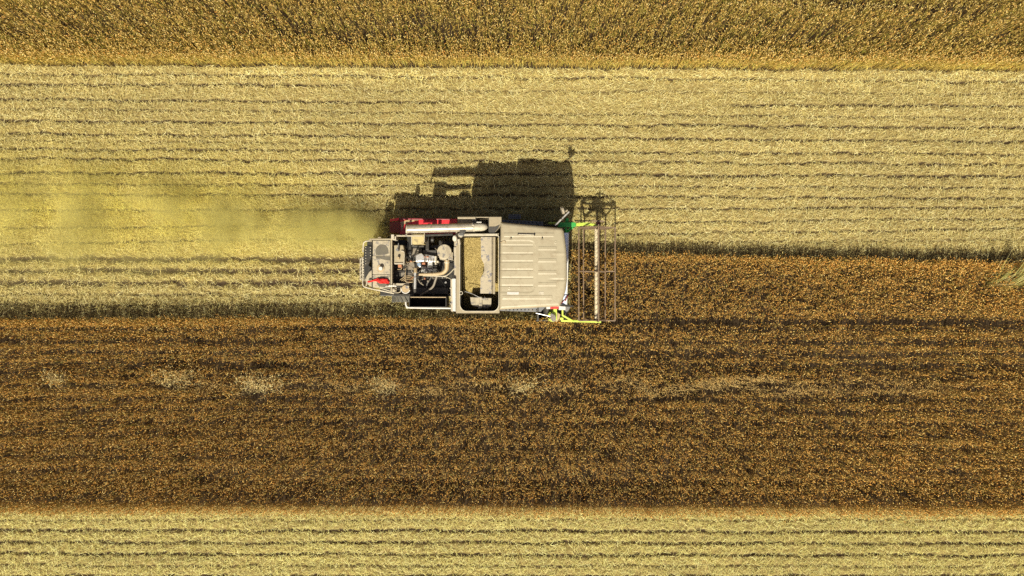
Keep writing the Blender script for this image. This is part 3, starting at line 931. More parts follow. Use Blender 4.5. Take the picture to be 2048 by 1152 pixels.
# wiring and small fittings crowding the engine
rr = random.Random(8)
for i in range(16):
    x_, y_ = rr.uniform(800, 880), rr.uniform(494, 566)
    mb = MB(); pts = [(x_, y_, rr.uniform(1.75, 1.95))]
    for k in range(3): pts.append((pts[-1][0] + rr.uniform(-11, 13), pts[-1][1] + rr.uniform(-9, 9), rr.uniform(1.6, 1.98)))
    mb.tube(pts, rr.uniform(.006, .013), 6, smooth=4)
    part('engine_wire', mb, rr.choice(['void', 'hose', 'dark', 'copper', 'worn']), eng, smooth=True)
for i in range(26):
    x_, y_ = rr.uniform(797, 898), rr.uniform(494, 588)
    z_ = rr.uniform(1.56, 1.82); w_ = rr.uniform(1.5, 4.5); h_ = rr.uniform(1.5, 4.0)
    mb = MB()
    if rr.random() < .6: mb.bx(x_, y_, x_ + w_, y_ + h_, 1.4, z_)
    else: mb.cyl(x_, y_, 1.4, z_, M(w_ * .5), 12)
    part('engine_fitting', mb, rr.choice(['dark', 'worn', 'hose', 'black', 'copper', 'metal', 'dark']), eng, .006)
# exhaust pipe
mb = MB(); mb.tube([(830.5, 545, 2.05), (830, 578, 2.02)], .036, 16)
ex = part('exhaust_pipe', mb, 'metal', root, smooth=True)
mb = MB(); mb.tube([(831, 537, 2.02), (831, 546, 2.05)], .046, 16); mb.tube([(831, 537, 2.0), (838, 533, 1.85)], .03, 12)
part('pipe_sleeve', mb, 'duct', ex, smooth=True)
mb = MB(); mb.tube([(830, 578, 2.0), (829.5, 592, 1.85)], .036, 14)
part('pipe_tail', mb, 'dark', ex, smooth=True)
# yellow stained box under the tube
mb = MB(); mb.bx(814, 472, 823, 508, 1.5, 1.70)
pn = part('battery_box', mb, 'black', root, .01)
mb = MB(); mb.bx(822.3, 466, 824, 489, 1.95, 2.36)
part('spout_edge', mb, 'white', aug, .003)
mb = MB(); mb.bx(848, 466, 849.2, 484, 1.95, 2.36)
part('spout_edge', mb, 'white', aug, .003)
mb = MB(); mb.bx(851, 468, 858, 500, 1.5, 1.85); mb.bx(823, 490, 848, 494, 1.5, 1.9); mb.tube([(862, 479, 1.8), (868, 479, 1.8)], .08, 12)
part('box_frame', mb, 'black', pn, .01)
# rear brace above the hood
mb = MB()
mb.pbar((793, 471.6, 2.44), (846, 471.8, 2.44), .038, .05)
br = part('brace_rail', mb, 'worn', root, .005)
mb = MB(); mb.bx(782, 469, 788, 479, 2.0, 2.30); mb.bx(786, 472.5, 792, 480, 1.9, 2.24)
part('rail_bracket', mb, 'white', br, .006)

# ---- header tank beside the hood
mb = MB()
mb.prism([(788, 490), (806, 490), (808, 497), (808, 528), (788, 528)], 1.5, 2.02)
ct = part('expansion_tank', mb, 'beige', root, .02)
mb = MB(); mb.cyl(796, 516, 2.0, 2.14, .035, 18)
part('tank_cap', mb, 'duct', ct, .006)
mb = MB(); mb.cyl(794, 499, 2.0, 2.22, .042, 18, r1=.03); mb.tube([(795.5, 497, 2.2), (797, 486, 2.28)], .009, 8)
part('breather', mb, 'step', ct, smooth=True)
mb = MB(); mb.tube([(802, 502, 2.06), (807, 503, 2.06), (808.5, 508, 2.06), (807.5, 531, 2.0)], .012, 8, smooth=3); mb.bx(789, 526, 806, 528.5, 2.0, 2.05)
part('tank_strap', mb, 'white', ct, smooth=True)
mb = MB(); mb.bx(796, 529, 803, 535, 1.6, 1.85)
part('copper_valve', mb, 'copper', ct, .006)

# ---- rear hood
mb = MB()
mb.prism([(745.5, 481), (781, 481), (781, 511), (745.5, 511)], 1.3, 2.02)
hood = part('rear_hood', mb, 'hood', root, .012)
mb = MB(); mb.prism([(745, 511.6), (781, 511.6), (781, 548.6), (745, 548.6)], 1.3, 2.0)
part('hood_panel', mb, 'hood', hood, .012)
mb = MB(); mb.prism([(745, 549.3), (781, 549.3), (781, 577), (758, 575), (745, 575)], 1.3, 1.98)
part('hood_panel', mb, 'hood', hood, .012)
mb = MB(); mb.prism([(738, 544), (744.2, 538), (744.2, 575), (733, 567), (729.5, 559)], 1.3, 1.90)
part('side_panel', mb, 'hood', hood, .012)
mb = MB(); mb.cyl(760.8, 536.8, 1.98, 2.13, .052, 24)
part('fuel_cap', mb, 'pure_white', hood, .012)
mb = MB(); mb.cyl(761.3, 536.5, 1.98, 2.02, .10, 24)
part('cap_collar', mb, 'duct', hood, .004)
mb = MB(); mb.prism(arc(764, 502, 13, 13, 185, 345, 12) + [(777, 507), (768, 510), (758, 510.5), (752, 510)], 2.0, 2.024)
mb.prism([(752, 512.5), (780, 513), (780, 521), (770, 520), (760, 517), (752, 517)], 1.98, 2.004)
mb.prism([(761, 552), (777, 552.5), (779, 576), (758, 573), (753, 567), (757, 558)], 1.96, 1.984)
parts('oil_stain', mb, 'oil', hood)
mb = MB()
mb.pbar((739, 478.6, 2.05), (790, 478.6, 2.05), .04, .05); mb.bx(739.5, 477, 743.5, 483, 1.9, 2.08); mb.bx(756, 474, 762, 477.5, 2.0, 2.06)
mb.pbar((783, 478, 2.02), (783, 585, 2.02), .045, .05)
part('hood_frame', mb, 'beige', hood, .006)
mb = MB()
mb.pbar((781.6, 480, 2.0), (781.6, 577, 2.0), .026, .08); mb.pbar((744, 480.3, 2.0), (781, 480.3, 2.0), .024, .06); mb.pbar((744.4, 481, 1.96), (744.4, 577, 1.96), .016, .05)
parts('hood_gap_strip', mb, 'void', hood)  # black strips put in as the shade in the gaps around the hood panels
mb = MB()
mb.tube([(771, 572.5, 2.06), (783, 571.5, 2.06), (793, 572.5, 2.06)], .014, 8)
parts('hood_handle', mb, 'metal', hood, .004)
mb = MB()
mb.prism([(729, 492), (743, 491), (743, 515), (737, 530), (743, 535), (733, 556), (728, 558), (727, 510)], .9, 1.82)
scr = part('rear_screen', mb, 'black', root, .01)
mb = MB()
for i in range(7):
    for xx in (731.5, 740.8): 
        if xx < 738 or i < 4: mb.cyl(xx, 495 + i * 5.4, 1.82, 1.835, .012, 8)
parts('rivet', mb, 'white', scr)
mb = MB(); mb.bx(734, 483, 745, 493, 1.2, 1.80)
part('screen_housing', mb, 'black', scr, .008)
mb = MB()
mb.bx(723.5, 514, 728.5, 562, 1.2, 1.72); mb.bx(719.5, 516, 721.5, 560, 1.3, 1.6)
for i in range(6): mb.bx(720, 517 + i * 8, 724, 518.4 + i * 8, 1.3, 1.62)
rl = part('rear_light_bar', mb, 'white', root, .004)
mb = MB()
for i in range(9): mb.cyl(726.5, 516.5 + i * 5.2, 1.72, 1.726, .014, 8)
parts('bar_hole', mb, 'void', rl)
mb = MB()
mb.tube([(741, 481.5, 1.95), (732, 482.5, 1.92), (727.5, 486, 1.9), (726.5, 494, 1.85), (726, 504, 1.8)], .018, 10, smooth=4)
mb.tube([(725.5, 552, 1.72), (725.5, 567, 1.75), (727, 572, 1.75), (733, 575, 1.75), (745, 578, 1.74), (760, 581, 1.72), (788, 587, 1.66)], .018, 10, smooth=4)
mb.tube([(733, 575, 1.72), (733, 566, 1.72), (734, 561, 1.75)], .014, 8)
mb.tube([(759, 575.5, 1.78), (783, 583, 1.70)], .012, 8)
parts('guard_rail', mb, 'white', root, smooth=True)

# ---- radiator by the lower side
mb = MB()
mb.bx(818, 592.5, 892, 595, 1.3, 2.10); mb.bx(818, 595, 819.5, 614, 1.3, 2.06); mb.bx(891, 595, 893, 614, 1.3, 2.06); mb.bx(819.5, 613, 891, 614.4, 1.3, 2.06)
rad = part('radiator', mb, 'black', root, .003)
mb = MB(); mb.bx(819.5, 595, 891, 613, 1.3, 1.50)
part('radiator_core', mb, 'void', rad)
mb = MB(); mb.pbar((821, 594.3, 2.11), (892, 594.6, 2.11), .022, .018)
part('radiator_trim', mb, 'duct', rad, .004)
mb = MB(); mb.tube([(811.5, 604, 2.0), (811.8, 609, 2.0), (814, 613, 2.0), (820, 615.2, 2.0), (902, 616.3, 2.0)], .024, 10, smooth=4)
part('radiator_guard', mb, 'pure_white', rad, smooth=True)
mb = MB(); mb.bx(829, 575, 896, 592, 1.4, 1.60); mb.cyl(866.5, 588.5, 1.6, 1.66, .03, 14)
part('fan_shroud', mb, 'dark', rad, .01)
# pre cleaner bowl
mb = MB(); mb.cyl(811, 578, 1.3, 1.78, .108, 28)
pc = part('pre_cleaner', mb, 'duct', root, .01)
mb = MB(); c0 = P(811, 578, 1.79)
mb.tube([(c0[0] + .112 * math.cos(a), c0[1] + .112 * math.sin(a), 1.78) for a in np.linspace(math.radians(175), math.radians(345), 16)], .014, 7, world=True)
part('bowl_band', mb, 'pure_white', pc, smooth=True)
mb = MB(); mb.bx(811, 571.5, 818, 577, 1.78, 1.80)
part('bowl_vent', mb, 'worn', pc)
mb = MB(); mb.bx(783, 566.5, 818, 571, 1.4, 1.72); mb.bx(783, 575, 793, 584, 1.2, 1.5); mb.tube([(787, 585, 1.6), (796, 585.5, 1.6), (801, 583, 1.6), (802, 575, 1.62)], .014, 8, smooth=3)
parts('cleaner_mount', mb, 'worn', pc, .006)

# ---- cab
mb = MB()
roof_poly = [(1003, 449), (1122, 459), (1128, 500), (1130, 545), (1126, 590), (1117, 611), (1000, 616)]
mb.prism(roof_poly, 1.55, 1.75)
cab = part('cab', mb, 'beige', root, .01)
mb = MB()
for x_, y_ in ((1004, 451), (1118, 461), (1002, 614), (1112, 609)):
    a = P(x_, y_, 3.0)
    mb.bar((a[0], a[1], 1.7), (a[0], a[1], 3.03), .07, .07)
parts('cab_pillar', mb, 'dark', cab, .01)
mb = MB()
def pane(a, b_, c, d, th=.008):
    vs = [Vector(P(*q)) for q in (a, b_, c, d)]
    nrm = (vs[1] - vs[0]).cross(vs[3] - vs[0]).normalized() * th
    vs2 = [v - nrm for v in vs]
    mb.add(vs + vs2, [(0, 1, 2, 3), (7, 6, 5, 4), (0, 4, 5, 1), (1, 5, 6, 2), (2, 6, 7, 3), (3, 7, 4, 0)])
pane((1126, 466, 1.78), (1123, 607, 1.78), (1119, 600, 3.04), (1123, 470, 3.04))
part('windscreen', mb, 'glass', cab)
mb = MB()
mb.pbar((1137, 465, 1.75), (1133.3, 609, 1.75), .028, .03); mb.pbar((1120, 465, 3.0), (1126.5, 465, 1.76), .03, .03); mb.pbar((1116, 606, 3.0), (1122.5, 609, 1.76), .03, .03)
parts('windscreen_frame', mb, 'pure_white', cab, .004)
mb = MB(); mb.prism([(1116, 465.5), (1136.2, 465.5), (1132.6, 609), (1112, 609)], 1.55, 1.77)
part('front_cowl', mb, 'cowl', cab, .006)
mb = MB(); pane((1006, 454, 1.75), (1116, 463, 1.75), (1116, 463, 3.0), (1006, 454, 3.0)); pane((1112, 606, 1.75), (1004, 612, 1.75), (1004, 612, 3.0), (1112, 606, 3.0)); pane((1003, 610, 1.75), (1004, 455, 1.75), (1004, 455, 3.0), (1003, 610, 3.0))
parts('side_window', mb, 'glass', cab)
mb = MB()
for f_, x0_, x1_ in ((1, 1093, 1100.5),): mb.bx(x0_, 611, x1_, 618, 1.7, 1.98)
mb.bx(1111, 610, 1119, 613, 1.7, 2.0)
mb.bx(1118, 609.5, 1131, 620, 1.3, 1.66)
parts('side_sticker', mb, 'pure_white', cab, .003)
mb = MB(); mb.bx(1101, 612, 1105.5, 618, 1.7, 1.98); mb.bx(1106, 612.5, 1117, 618, 1.7, 1.97)
parts('red_sticker', mb, 'red', cab, .003)
mb = MB(); mb.bar(P(1118, 610.5, 1.9), P(1146, 612.5, 1.6), .05, .04); mb.tube([(1117, 609, 2.2), (1126, 602, 2.0), (1134, 594, 1.85)], .012, 8)
part('wiper_arm', mb, 'dark', cab, .004)
mb = MB(); mb.tube([(1120, 607, 2.1), (1127, 601, 1.95)], .022, 8); mb.tube([(1130, 602, 1.9), (1135, 592, 1.8)], .014, 6)
parts('red_strap', mb, 'red', cab, smooth=True)
# roof skin as a height field with pressed panels
def roof_mesh(nu=230, nv=260):
    u = np.linspace(0, 1, nu)[:, None] * np.ones((1, nv)); v = np.ones((nu, 1)) * np.linspace(0, 1, nv)[None]
    ty, by = 444.5 + 11.5 * u, 619.5 - 7 * u
    y_ = ty + (by - ty) * v
    xl = 1001.5 - 3.5 * v
    xr = np.interp(y_, [444, 457, 462, 480, 500, 530, 560, 580, 600, 608, 619], [1121, 1124.5, 1127.5, 1130, 1132.5, 1134, 1133.8, 1131.5, 1125.5, 1121.5, 1118])
    x_ = xl + (xr - xl) * u
    e = np.minimum(np.minimum((x_ - xl), (xr - x_)), np.minimum((y_ - ty), (by - y_)))
    z_ = 3.14 - .075 * (1 - np.sqrt(np.clip(1 - (1 - np.clip(e / 6.5, 0, 1)) ** 2, 0, 1)))
    z_ = z_ - .035 * ((v - .5) * 2) ** 2 - .02 * u ** 2
    sm = lambda a, w, q: sstep(a - w, a + w, q)
    pan = sm(481, 2.2, y_ + .0) * (1 - sm(585, 2.2, y_)) * (1 - sm(1069.5, 2.6, x_))
    rc = np.hypot(np.clip(x_ - 1060, 0, None), np.clip(491 - y_, 0, None)); pan *= np.where((x_ > 1060) & (y_ < 491), 1 - sm(9.5, 2, rc), 1)
    rc = np.hypot(np.clip(x_ - 1060, 0, None), np.clip(y_ - 575, 0, None)); pan *= np.where((x_ > 1060) & (y_ > 575), 1 - sm(9.5, 2, rc), 1)
    z_ -= .010 * pan
    inx = (1 - sm(1066, 1.2, x_))
    tilt = -.0035 * (x_ - 1000) / 67
    for yc in (491, 507, 523, 539.5, 555.5, 571.5):
        z_ -= .0085 * np.exp(-((y_ - yc) / 1.35) ** 2) * inx
    def bead(yc, x0, x1, w, hgt):
        d = np.abs(y_ - yc)
        return hgt * (1 - sm(w, 1.0, d)) * sm(x0, 1.2, x_) * (1 - sm(x1, 1.2, x_))
    for yc in (496.5, 520.5, 544.5, 568.5):
        z_ += bead(yc, 1076.5, 1113, 3.2, .0075)
    z_ += bead(469.5, 1008, 1108, 3.6, .0075) + bead(594.5, 1005, 1104, 3.4, .0075)
    z_ -= .010 * np.exp(-((y_ - 559.5) / 2.2) ** 2) * sm(1100, 10, x_)
    z_ += .006 * np.exp(-((y_ - 507) / 3) ** 2) * sm(1104, 6, x_)
    for bx0, by0 in ((1022, 476), (1085, 476.5)):
        z_ -= .020 * np.exp(-(((x_ - bx0) ** 2 + (y_ - by0) ** 2) / 5.5))
    for bx0, by0 in ((1018.5, 576), (1111, 484)):
        q = np.hypot(x_ - bx0, y_ - by0)
        z_ += .006 * np.exp(-((q - 2.3) / .7) ** 2)
    s_ = (H - z_) / F
    top = np.stack([(x_ - 1024) * s_, (576 - y_) * s_, z_], -1)
    return top
top = roof_mesh()
nu, nv, _ = top.shape
mb = MB()
vs = [tuple(p) for p in top.reshape(-1, 3)]
idx = np.arange(nu * nv).reshape(nu, nv)
fs = [tuple(q) for q in np.stack([idx[:-1, 1:], idx[1:, 1:], idx[1:, :-1], idx[:-1, :-1]], -1).reshape(-1, 4)]
ring = list(idx[:, 0]) + list(idx[-1, 1:]) + list(idx[-2::-1, -1]) + list(idx[0, -2:0:-1])
b0_ = len(vs)
for i in ring:
    p = vs[i]; vs.append((p[0], p[1], 3.0))
m_ = len(ring)
for i in range(m_):
    j = (i + 1) % m_
    fs.append((ring[i], b0_ + i, b0_ + j, ring[j])[::-1])
fs.append(tuple(range(b0_, b0_ + m_)))
mb.add(vs, fs)
roof = part('cab_roof', mb, 'roof', root, smooth=True)
mb = MB()
mb.cyl(1022.3, 475.2, 3.10, 3.135, .018, 12); mb.cyl(1085, 475.5, 3.09, 3.128, .018, 12); mb.cyl(1036.2, 468.5, 3.12, 3.17, .012, 10); mb.cyl(1068.8, 469.6, 3.12, 3.17, .02, 10)
parts('roof_bolt', mb, 'void', roof)
mb = MB(); mb.pbar((1037, 469, 3.165), (1068, 470, 3.165), .022, .014)
part('roof_handle', mb, 'white', roof, .004)
mb = MB()
mb.tube([(1001, 485.5, 3.12), (1004, 484.3, 3.135), (1006, 481.9, 3.135), (1009.5, 481.6, 3.135), (1011, 484, 3.135), (1010.6, 486.5, 3.135)], .008, 6, smooth=3)
part('cable_loop', mb, 'duct', roof, smooth=True)
def on_roof(x0, y0, x1, y1, mat):
    mb = MB(); q = []
    for x_, y_ in ((x0, y0), (x1, y0), (x1, y1), (x0, y1)):
        k_ = np.argmin(np.hypot(top[..., 0] * F / (H - top[..., 2]) + 1024 - x_, 576 - top[..., 1] * F / (H - top[..., 2]) - y_))
        q.append(Vector(top.reshape(-1, 3)[k_]) + Vector((0, 0, .007)))
    lo = [v - Vector((0, 0, .02)) for v in q]
    mb.add(q + lo, [(3, 2, 1, 0), (4, 5, 6, 7), (0, 1, 5, 4), (1, 2, 6, 5), (2, 3, 7, 6), (3, 0, 4, 7)])
    part('roof_sticker', mb, mat, roof)
on_roof(1014.5, 584.2, 1037.5, 589.3, 'pure_white')
on_roof(1077.5, 583.5, 1087.5, 589.5, 'white')
# mirrors at the front corner of the cab
mb = MB(); mb.tube([(1110, 451, 2.9), (1138, 423.5, 2.9)], .022, 10); mb.tube([(1119, 440, 2.9), (1124, 438.5, 2.95)], .01, 6)
arm = part('mirror_arm', mb, 'metal', cab, smooth=True)
for (xc, yc, dx_, dy_) in ((1125, 420.5, 4.3, 13.0), (1132.5, 422, 2.2, 3.0)):
    mb = MB()
    c = Vector(P(xc, yc, 2.85)); a = Vector((dx_, -dy_, 0)).normalized()
    L_ = M(math.hypot(dx_, dy_)) / 2
    pts = []
    for k_ in range(16):
        t_ = 2 * math.pi * k_ / 16
        pts.append(c + a * (L_ * math.cos(t_)) + Vector((0, 0, 1)) * (.16 * math.sin(t_)))
    nrm = a.cross(Vector((0, 0, 1))) * .03
    nrm.z = .012
    vs = [p + nrm for p in pts] + [p - nrm for p in pts]
    fs = [tuple(range(16)), tuple(range(31, 15, -1))] + [(i, i + 16, (i + 1) % 16 + 16, (i + 1) % 16) for i in range(16)]
    mb.add(vs, fs)
    part('mirror', mb, 'worn', arm, .008)

# ---- side steps below the cab
mb = MB(); mb.prism([(1000, 617), (1092, 613), (1081, 624), (1000, 621.5)], .95, 1.0)
st = part('side_step', mb, 'step', root, .004)
mb = MB()
for i in range(9): mb.cyl(1012 + i * 7.6, 619.6, 1.0, 1.006, .018, 10)
parts('step_hole', mb, 'void', st)
mb = MB(); mb.prism([(1001, 439), (1086, 443), (1087, 452), (1001, 452)], .95, 1.0); mb.bx(1017, 428.5, 1042, 438, .55, .58)
st = part('side_step', mb, 'step', root, .004)
mb = MB()
for i in range(10): mb.cyl(1012 + i * 7.6, 442 + i * .45, 1.0, 1.006, .018, 10)
for j in range(2):
    for i in range(5): mb.cyl(1021 + i * 4.2, 431 + j * 4, .58, .584, .012, 8)
parts('step_hole', mb, 'void', st)

# ---- wheels
def wheel(cx, cy, r, w):
    mb = MB()
    prof = [(r * .55, -w * .42), (r * .80, -w * .5), (r * .93, -w * .47), (r * .965, -w * .3), (r * .97, 0), (r * .965, w * .3), (r * .93, w * .47), (r * .80, w * .5), (r * .55, w * .42)]
    mb.lathe((cx, cy, r), prof, 40)
    n_ = 22
    for k in range(n_):
        for sgn in (-1, 1):
            a0 = 2 * math.pi * (k + (.5 if sgn > 0 else 0)) / n_
            pts = []
            for t_ in (0, .5, 1):
                a = a0 - .20 * t_
                pts.append((t_ * sgn * w * .49, a))
            for i in range(2):
                (y0, a), (y1, b_) = pts[i], pts[i + 1]
                p = Vector((cx + r * .975 * math.cos(a), cy + y0, r + r * .975 * math.sin(a)))
                q = Vector((cx + r * .975 * math.cos(b_), cy + y1, r + r * .975 * math.sin(b_)))
                mb.bar(p, q, r * .10, r * .12)
    wp = part('wheel', mb, 'rubber', root)
    wp.name = 'wheel'
    mb = MB()
    mb.lathe((cx, cy, r), [(.02, -w * .2), (r * .3, -w * .22), (r * .5, -w * .4), (r * .57, -w * .42), (r * .57, w * .42), (r * .5, w * .4), (r * .3, w * .22), (.02, w * .2)], 28)
    part('wheel_rim', mb, 'lime', wp, smooth=True)
CX, CY = P(960, 540, 0)[0], .46
rx_ = (817 - 1024) * 19.55 / F
wheel(rx_, -.235, .46, .33)
wheel(rx_, 1.15, .46, .33)
wheel(.20, -.30, .66, .46)
wheel(.20, 1.22, .66, .46)
mb = MB(); mb.tube([(rx_, -.2, .46), (rx_, 1.1, .46)], .07, 10, world=True); mb.tube([(.2, -.2, .66), (.2, 1.2, .66)], .10, 10, world=True)
parts('axle', mb, 'dark', body)

# ---- header and reel
HX = P(1140, 545, .3)
mb = MB()
y0_, y1_ = P(0, 452, .4)[1], P(0, 640, .4)[1]
mb.box((1.10, (y0_ + y1_) / 2, .22), (.80, y0_ - y1_, .05))
mb.box((.72, (y0_ + y1_) / 2, .62), (.05, y0_ - y1_, .80))
for yy in (y0_, y1_): mb.box((1.09, yy, .45), (.82, .04, .50))
hd = part('header', mb, 'dark', root, .006)
mb = MB(); mb.tube([(1.02, y0_ - .03, .50), (1.02, y1_ + .03, .50)], .13, 16, world=True)
part('header_auger', mb, 'dark', hd, smooth=True)
mb = MB(); mb.box((1.56, (y0_ + y1_) / 2, .16), (.05, y0_ - y1_, .02))
for i in range(34):
    yy = y1_ + (i + .5) * (y0_ - y1_) / 34
    mb.add([(1.58, yy - .016, .165), (1.58, yy + .016, .165), (1.68, yy, .165), (1.58, yy - .016, .155), (1.58, yy + .016, .155), (1.68, yy, .155)], [(0, 2, 1), (3, 4, 5), (0, 3, 5, 2), (1, 2, 5, 4), (0, 1, 4, 3)])
part('cutter_bar', mb, 'dark', hd)
mb = MB(); mb.prism([(1060, 600), (1060, 470), (1110, 470), (1110, 600)], .4, 1.0)
part('feeder_house', mb, 'black', hd, .02)
# lower side arm of the reel, lime
mb = MB()
mb.pbar((1122, 641.5, 1.05), (1202, 643.5, 1.05), .055, .09)
mb.pbar((1125, 618, 1.25), (1125, 632, 1.25), .045, .06)
mb.pbar((1124, 630, 1.22), (1146, 642.5, 1.12), .05, .06)
mb.pbar((1096, 639, .7), (1108, 641.5, .7), .07, .08)
mb.bx(1107, 617, 1114, 640, .5, 1.12); mb.bx(1120, 635, 1127, 640, .6, 1.1); mb.cyl(1100.5, 628, .6, .95, .05)
ra = part('reel_arm', mb, 'lime', hd, .008)
mb = MB()
c = Vector(P(1106, 635, 1.15)); a = Vector((.25, -1, 0)).normalized(); u_ = a.cross(Vector((0, 0, 1)))
nrm = Vector((u_.x, u_.y, .55)).normalized(); v_ = nrm.cross(a)
pts = [c + a * (.115 * math.cos(t_)) + v_ * (.115 * math.sin(t_)) for t_ in np.linspace(0, 2 * math.pi, 24, endpoint=False)]
vs = [p + nrm * .02 for p in pts] + [p - nrm * .02 for p in pts]
mb.add(vs, [tuple(range(24)), tuple(range(47, 23, -1))] + [(i, i + 24, (i + 1) % 24 + 24, (i + 1) % 24) for i in range(24)])
part('drive_pulley', mb, 'metal', ra, .006)
mb = MB(); mb.prism([(1114, 624), (1121, 629), (1119, 637), (1114, 644), (1111, 643), (1113, 632)], .9, 1.0)
part('straw_wad', mb, 'duct', ra, .01)
mb = MB(); mb.tube([(1072, 626, 1.05), (1102, 633, 1.05)], .014, 8)
part('drive_shaft', mb, 'metal', ra, smooth=True)
mb = MB(); mb.prism([(1131, 612), (1142, 611), (1138, 620), (1131, 627), (1127, 624)], .9, 1.05)
part('plastic_guard', mb, 'step', hd, .01)
# upper side arm, green
mb = MB()
mb.prism([(1115, 454), (1119, 446), (1121, 444.5), (1151.5, 444.5), (1152, 453), (1117, 454)], 1.15, 1.35)
mb.bx(1131.5, 436, 1137.5, 444.5, 1.05, 1.28)
mb.pbar((1133, 464, .9), (1146, 454, 1.1), .07, .06); mb.bx(1130, 455, 1134, 463, .6, 1.0)
ga = part('reel_arm', mb, 'green', hd, .01, label='green reel arm beside the cab roof')
mb = MB(); mb.pbar((1152, 449.5, 1.27), (1178, 447.5, 1.22), .085, .05); mb.pbar((1176, 447.5, 1.22), (1192, 451, 1.15), .06, .05); mb.bx(1097, 444, 1117, 447, .8, 1.1)
part('arm_extension', mb, 'lime', ga, .008)
mb = MB(); mb.pbar((1150, 441.8, 1.15), (1190, 441.5, 1.12), .03, .03); mb.pbar((1186, 442, 1.12), (1208, 442.5, 1.1), .045, .03)
mb.pbar((1160, 454, 1.1), (1230, 455.6, 1.05), .03, .05)
part('lift_rod', mb, 'rust', ga, .005)
mb = MB(); mb.bx(1193, 444, 1199.5, 453, .95, 1.12)
part('reel_bearing', mb, 'maroon', ga, .008)

RZ, RR = 1.05, .525
rxc = (1192.5 - 1024) * (H - RZ) / F
ya, yb = (576 - 456) * (H - RZ) / F, (576 - 641) * (H - RZ) / F
mb = MB(); mb.tube([(rxc, ya - .02, RZ), (rxc, yb + .02, RZ)]  , .046, 18, world=True)
reel = part('reel', mb, 'shaft', root, smooth=True)
ang = [math.radians(90 + 72 * k) for k in range(5)]
for a in ang:
    x_, z_ = rxc + RR * math.cos(a), RZ + RR * math.sin(a)
    mb = MB(); mb.tube([(x_, ya, z_), (x_, yb, z_)], .020, 10, world=True)
    nt_ = 20
    for i in range(nt_):
        yy = yb + (i + .5) * (ya - yb) / nt_
        mb.tube([(x_, yy, z_), (x_ - .03, yy, z_ - .10), (x_ - .075, yy, z_ - .20)], .0045, 5, world=True)
    part('reel_bar', mb, 'rust', reel, smooth=True)
for yy in (ya, (576 - 543) * (H - RZ) / F, yb):
    mb = MB()
    ring_ = [(rxc + RR * math.cos(a), yy, RZ + RR * math.sin(a)) for a in ang]
    for i in range(5):
        mb.bar((rxc, yy, RZ), ring_[i], .03, .10 if yy == ya else .04)
        m1 = Vector(ring_[i]) * .5 + Vector((rxc, yy, RZ)) * .5
        m2 = Vector(ring_[(i + 1) % 5]) * .5 + Vector((rxc, yy, RZ)) * .5
        mb.bar(m1, m2, .018, .05)
        if yy == ya:
            mb.bar(ring_[i], ring_[(i + 1) % 5], .016, .05)
    mb.tube([(rxc, yy - .012, RZ), (rxc, yy + .012, RZ)], .17 if yy == ya else .10, 20, world=True)
    part('reel_spider', mb, 'rust', reel, .002)

# ---- things lying on or in the harvester
def loose(name, mb, mat, smooth=False, bevel=0):
    global root
    keep = root
    c = sum((Vector(p) for p in mb.v), Vector()) / len(mb.v)
    c.z = min(p[2] for p in mb.v)
    root = empty('tmp', c)
    o = part(name, mb, mat, None, bevel, smooth)
    o.location = c
    bpy.data.objects.remove(root)
    root = keep
    return o

mb = MB()
def blob(path, n_=12):
    """path of (px, py, z, halfwidth m, height m)"""
    vs, fs = [], []
    for i, (x_, y_, z_, w_, h_) in enumerate(path):
        c = Vector(P(x_, y_, z_))
        for k in range(n_):
            t_ = 2 * math.pi * k / n_
            j_ = 1 + .22 * math.sin(3 * t_ + i * 1.7) + .1 * math.sin(5 * t_ + i)
            vs.append((c.x, c.y + w_ * math.cos(t_) * j_, c.z + h_ * (.5 + .5 * math.sin(t_)) * j_))
    for i in range(len(path) - 1):
        for k in range(n_):
            a, b_ = i * n_ + k, i * n_ + (k + 1) % n_
            fs.append((a, b_, b_ + n_, a + n_))
    fs += [tuple(range(n_ - 1, -1, -1)), tuple(range((len(path) - 1) * n_, len(path) * n_))]
    mb.add(vs, fs)
blob([(735, 563.5, 1.98, .008, .02), (737, 563.5, 1.98, .022, .05), (742, 562.5, 1.98, .022, .04), (747, 561, 1.98, .020, .05), (752, 560.5, 1.98, .026, .05), (756, 560.5, 1.985, .055, .08), (761, 561.5, 1.985, .062, .10), (767, 562, 1.985, .060, .09), (773, 563, 1.985, .056, .08), (777, 563.8, 1.985, .045, .07), (779.3, 564, 1.985, .02, .03)])
o = loose('red_cloth', mb, 'red_cloth')
tag(o, 'crumpled bright red cloth lying across the rear hood of the harvester', 'cloth')

# grain in the tank: a heaped surface closed below
gx = np.linspace(922.5, 996.5, 90); gy = np.linspace(473, 620, 150)
A, B = np.meshgrid(gx, gy, indexing='ij')
zt = 2.20 - .0016 * np.abs(A - 948) - .004 * np.clip(B - 560, 0, None) + .05 * np.exp(-((A - 962 + (B - 500) * .9) / 14) ** 2) * 0 + .02 * (fbm(A / 12, B / 12, 300) - .5)
ridge = (B - 515) - (A - 940) * (-.75)
zt += -.10 * sstep(-8, 22, ridge) * sstep(640, 560, B) * .7
zt -= .22 * sstep(575, 606, B)
zt = np.maximum(zt, 1.42)
xw = (A - 1024) * (H - 2.58) / F; yw = (576 - B) * (H - 2.58) / F
g_n, g_m = A.shape
vs = list(map(tuple, np.stack([xw, yw, zt + rng.normal(0, .006, zt.shape)], -1).reshape(-1, 3)))
idx = np.arange(g_n * g_m).reshape(g_n, g_m)
fs = [tuple(q) for q in np.stack([idx[:-1, 1:], idx[1:, 1:], idx[1:, :-1], idx[:-1, :-1]], -1).reshape(-1, 4)]
mb = MB(); mb.add(vs, fs)
o = loose('wheat_grain', mb, 'grain')
